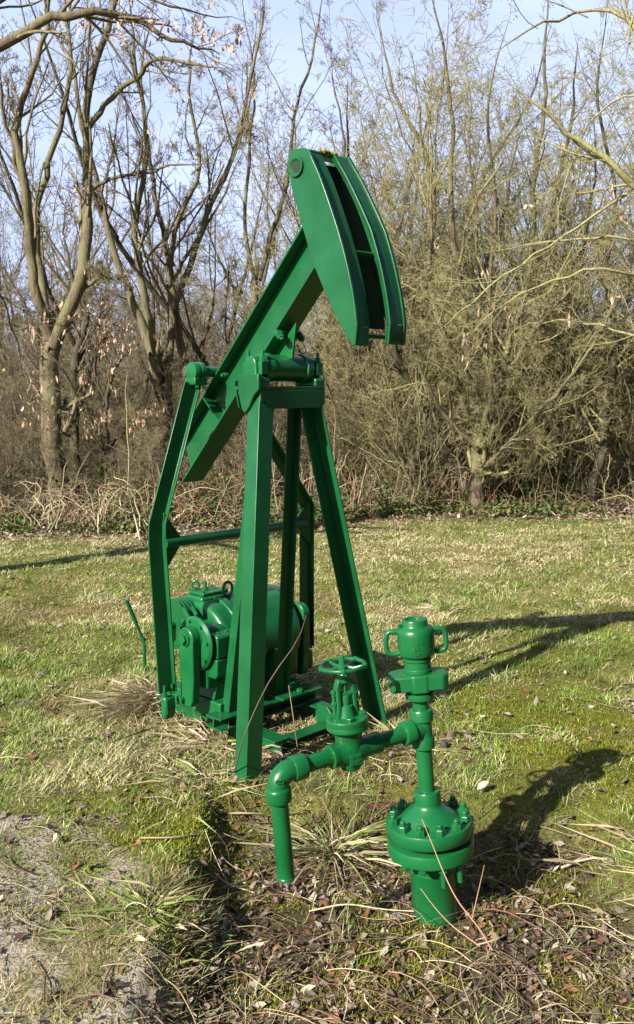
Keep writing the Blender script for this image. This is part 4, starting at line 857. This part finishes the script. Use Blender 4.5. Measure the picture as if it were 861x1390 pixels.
for k in range(12):
    a = 2*PI*(k+.35)/12; x, y = .122*math.cos(a), .122*math.sin(a)
    m = MB(); hgt = RNG.uniform(.002, .009); m.lathe([(.0095, 0), (.0095, .026+hgt), (.008, .028+hgt)], T(x, y, .3325), 12); m.hexa(T(x, y, .3325) @ RZ(a), .017, .020); m.build('bolt', GREEN2, uf_)
    m = MB(); m.hexa(T(x, y, .222) @ RX(PI) @ RZ(a), .016, .016, sr=.009, sh=.004 if k not in (9, 10) else .05); m.build('bolt', GREEN2, lf_)
wl([(.0265, .43), (.0265, .75)], 'riser_pipe')
m = MB(); m.lathe([(.030, .578), (.0377, .580), (.0377, .612), (.034, .618), (.0325, .622), (.0325, .668), (.0388, .674), (.0388, .706), (.036, .710), (.028, .711)], None, 40)
BD = R(210.5); BM = RZ(BD) @ RY(PI/2)       # branch direction: local z of BM runs along the branch
ZT = .643
m.lathe([(.0325, 0), (.0325, .040), (.0385, .045), (.0385, .075), (.036, .080), (.028, .081)], T(0, 0, ZT) @ BM, 40); m.build('tee', GREEN2, wh, smooth=40)
wl([(.030, .742), (.0472, .748), (.0485, .758), (.0472, .768), (.035, .770)], 'union_ring')
m = MB(); hx = [(.060*math.cos(R(22.5+45*k)), .060*math.sin(R(22.5+45*k))) for k in range(8)]; m.prism(hx, .776, .836)
m.prism([(-.098, -.045), (-.088, -.052), (.075, -.052), (.094, -.034), (.094, .035), (.06, .05), (-.06, .05), (-.098, .03)], .782, .834)
un = m.build('union_nut', GREEN2, wh, bevel=.006); 
m = MB(); m.lathe([(.012, 0), (.012, .0008)], T(.0945, 0, .808) @ RY(PI/2), 16); m.build('key_hole', DARK, un)
wl([(.040, .770), (.043, .772), (.043, .782)], 'union_collar', un)
wl([(.044, .836), (.0455, .838), (.0455, .848), (.044, .850), (.044, .874), (.0475, .877), (.0475, .884), (.044, .887), (.044, .905)], 'neck')
bell = wl([(.046, .893), (.0575, .895), (.0602, .900), (.0608, .93), (.0608, .965), (.059, .976), (.053, .985), (.044, .990), (.0425, .992), (.0425, 1.008), (.041, 1.011), (.030, 1.011), (.029, 1.006), (.001, 1.006)], 'bell_cap', smooth=50)
for sgn in (-1, 1):
    pts = [(sgn*x, 0, z) for x, z in ((.052, .972), (.070, .974), (.084, .974), (.093, .968), (.097, .956), (.099, .935), (.098, .918), (.093, .905), (.082, .900), (.068, .900), (.055, .902))]
    MB().tube(pts, [.010, .009, .0085, .0085, .0085, .0085, .0085, .0085, .0085, .009, .010], 12).build('handle', GREEN2, bell)
m = MB(); m.rod((-.046, -.01, .985), (-.052, -.012, 1.0), .006); m.build('grease_nipple', GREEN2, bell)
def emboss(txt, size, M, par, name='raised_lettering', ext=.002):
    cu = bpy.data.curves.new(name, 'FONT'); cu.body = txt; cu.size = size; cu.extrude = ext; cu.offset = .0005; cu.align_x = 'CENTER'; cu.align_y = 'CENTER'; cu.resolution_u = 3
    o = bpy.data.objects.new(name, cu); C.objects.link(o); bpy.context.view_layer.update(); dg = bpy.context.evaluated_depsgraph_get(); me = bpy.data.meshes.new_from_object(o.evaluated_get(dg)); bpy.data.objects.remove(o)
    me.materials.clear(); me.materials.append(GREEN2); n = bpy.data.objects.new(name, me); C.objects.link(n); n.parent = par; n.matrix_local = M; return n
def onface(ang, r, z, spin=0): return RZ(ang) @ T(0, -r, z) @ RX(PI/2) @ RZ(spin)      # text reading on a cylinder facing -y
emboss('BTA', .022, onface(R(-3), .0608, .925, PI/2), bell); emboss('o', .016, onface(R(14), .0608, .948), bell)
# branch: pipe, valve, elbow, outlet
wl([(.0255, .07), (.0255, .50)], 'branch_pipe', M=T(0, 0, ZT) @ BM)
vt = .285; VX, VY = vt*math.cos(BD), vt*math.sin(BD)
m = MB(); m.lathe([(.030, vt-.115), (.034, vt-.11), (.033, vt-.07), (.036, vt-.045), (.045, vt-.02), (.046, vt), (.044, vt+.03), (.036, vt+.05), (.0375, vt+.054), (.0375, vt+.072), (.030, vt+.074)], T(0, 0, ZT) @ BM, 40)
m.lathe([(.030, -.055), (.042, -.035), (.046, 0), (.042, .03), (.043, .055), (.050, .074)], T(VX, VY, ZT), 40)
vb = m.build('gate_valve', GREEN2, wh, smooth=50)
m = MB(); m.lathe([(.05, .072), (.064, .074), (.067, .078), (.067, .090), (.0665, .0915), (.067, .093), (.067, .108), (.064, .112), (.05, .113), (.030, .115), (.026, .128), (.022, .150), (.016, .152)], T(VX, VY, ZT), 40); m.build('bonnet', GREEN2, vb)
for k in range(4):
    a = R(90*k-80); q = MB(); q.hexa(T(VX+.050*math.cos(a), VY+.050*math.sin(a), ZT+.112) @ RZ(a), .0125, .012); q.build('bolt', GREEN2, vb)
m = MB(); yz = ZT+.045
YM = T(VX, VY, yz) @ RZ(R(25))
for s_ in (-1, 1):
    m.prism([(s_*.020, .06), (s_*.040, .06), (s_*.034, .10), (s_*.034, .165), (s_*.026, .188), (s_*.010, .196), (s_*.010, .183), (s_*.020, .172), (s_*.022, .10)], -.013, .013, YM, 'y')
m.lathe([(.016, .176), (.021, .181), (.021, .205), (.014, .212)], T(VX, VY, yz), 20); m.build('yoke', GREEN2, vb, bevel=.003)
m = MB(); m.lathe([(.008, .07), (.008, .262), (.006, .264)], T(VX, VY, yz), 14); m.lathe([(.013, .1), (.016, .12), (.016, .135), (.009, .14)], T(VX, VY, yz), 16); m.build('stem', GREEN2, vb)
m = MB(); m.rod((VX-.036, VY-.015, yz+.142), (VX+.036, VY+.010, yz+.142), .008, seg=10)
for sx in (-.036, .036): m.rod((VX+sx, VY+sx*.4, yz+.070), (VX+sx, VY+sx*.4, yz+.160), .006, seg=8); m.hexa(T(VX+sx, VY+sx*.4, yz+.148), .009, .010); m.hexa(T(VX+sx, VY+sx*.4, yz+.112), .009, .010)
m.build('gland', GREEN2, vb)
WZ = yz+.232; m = MB(); RW = .071
pts = []
for k in range(60):
    a = 2*PI*k/60; rr = RW*(1-.035*abs(math.sin(2.5*(a+.3)))); pts.append((VX+rr*math.cos(a), VY+rr*math.sin(a), WZ))
m.tube(pts, .0062, 10, True)
for k in range(5):
    a = -.3+2*PI*k/5; e = (VX+RW*math.cos(a), VY+RW*math.sin(a), WZ); m.tube([(VX+.012*math.cos(a), VY+.012*math.sin(a), WZ-.004), (VX+.035*math.cos(a), VY+.035*math.sin(a), WZ-.008), e], [.007, .0055, .0055], 8)
    m.lathe([(.001, -.0095), (.008, -.006), (.0095, 0), (.008, .006), (.001, .0095)], T(*e), 12)
m.lathe([(.012, -.016), (.019, -.012), (.019, .0), (.012, .004), (.012, .02), (.007, .022)], T(VX, VY, WZ), 20); m.build('handwheel', GREEN2, vb)
m = MB(); nm = RZ(R(22)) ; m.box((-.020, -.0500, -.030), (.020, -.030, .006), T(VX, VY, ZT) @ nm); pl = m.build('name_plate', GREEN2, vb, bevel=.0015)
emboss('GOST', .012, T(VX, VY, ZT) @ nm @ T(0, -.0503, -.004) @ RX(PI/2), vb, ext=.0016); emboss('3 417', .012, T(VX, VY, ZT) @ nm @ T(0, -.0503, -.019) @ RX(PI/2), vb, ext=.0016)
EL = .545; EX, EY = EL*math.cos(BD), EL*math.sin(BD); bd = Vector((math.cos(BD), math.sin(BD), 0))
m = MB(); cpt = Vector((EX, EY, ZT)); pts = []; rr = .045
for k in range(11):
    a = PI/2*k/10; pts.append(cpt-bd*rr+bd*(rr*math.sin(a))+Vector((0, 0, -rr+rr*math.cos(a))))
m.tube([cpt-bd*(rr+.02)]+pts+[cpt+Vector((0, 0, -rr-.02))], .0335, 28)
m.lathe([(.028, EL-.095), (.0385, EL-.093), (.0395, EL-.088), (.0395, EL-.060), (.0375, EL-.052), (.033, EL-.050)], T(0, 0, ZT) @ BM, 36)
m.lathe([(.033, -.040), (.0385, -.046), (.0395, -.052), (.0395, -.080), (.0375, -.085), (.028, -.086)], T(EX, EY, ZT), 36); elb = m.build('elbow', GREEN2, wh, smooth=50)
M_ = T(EX, EY, ZT) @ RZ(BD-PI/2+R(45)) ; emboss('GO', .017, T(EX, EY, ZT-.012) @ RZ(R(8)) @ T(.004, -.0345, 0) @ RX(PI/2), elb)
m = MB(); m.lathe([(.0275, -.08), (.0268, -.092), (.0268, -.305), (.0262, -.308), (.0262, -.322), (.0275, -.324), (.0275, -.33), (.022, -.33), (.022, -.27), (.001, -.27)], T(EX, EY, ZT), 36); m.build('outlet_pipe', GREEN2, wh)
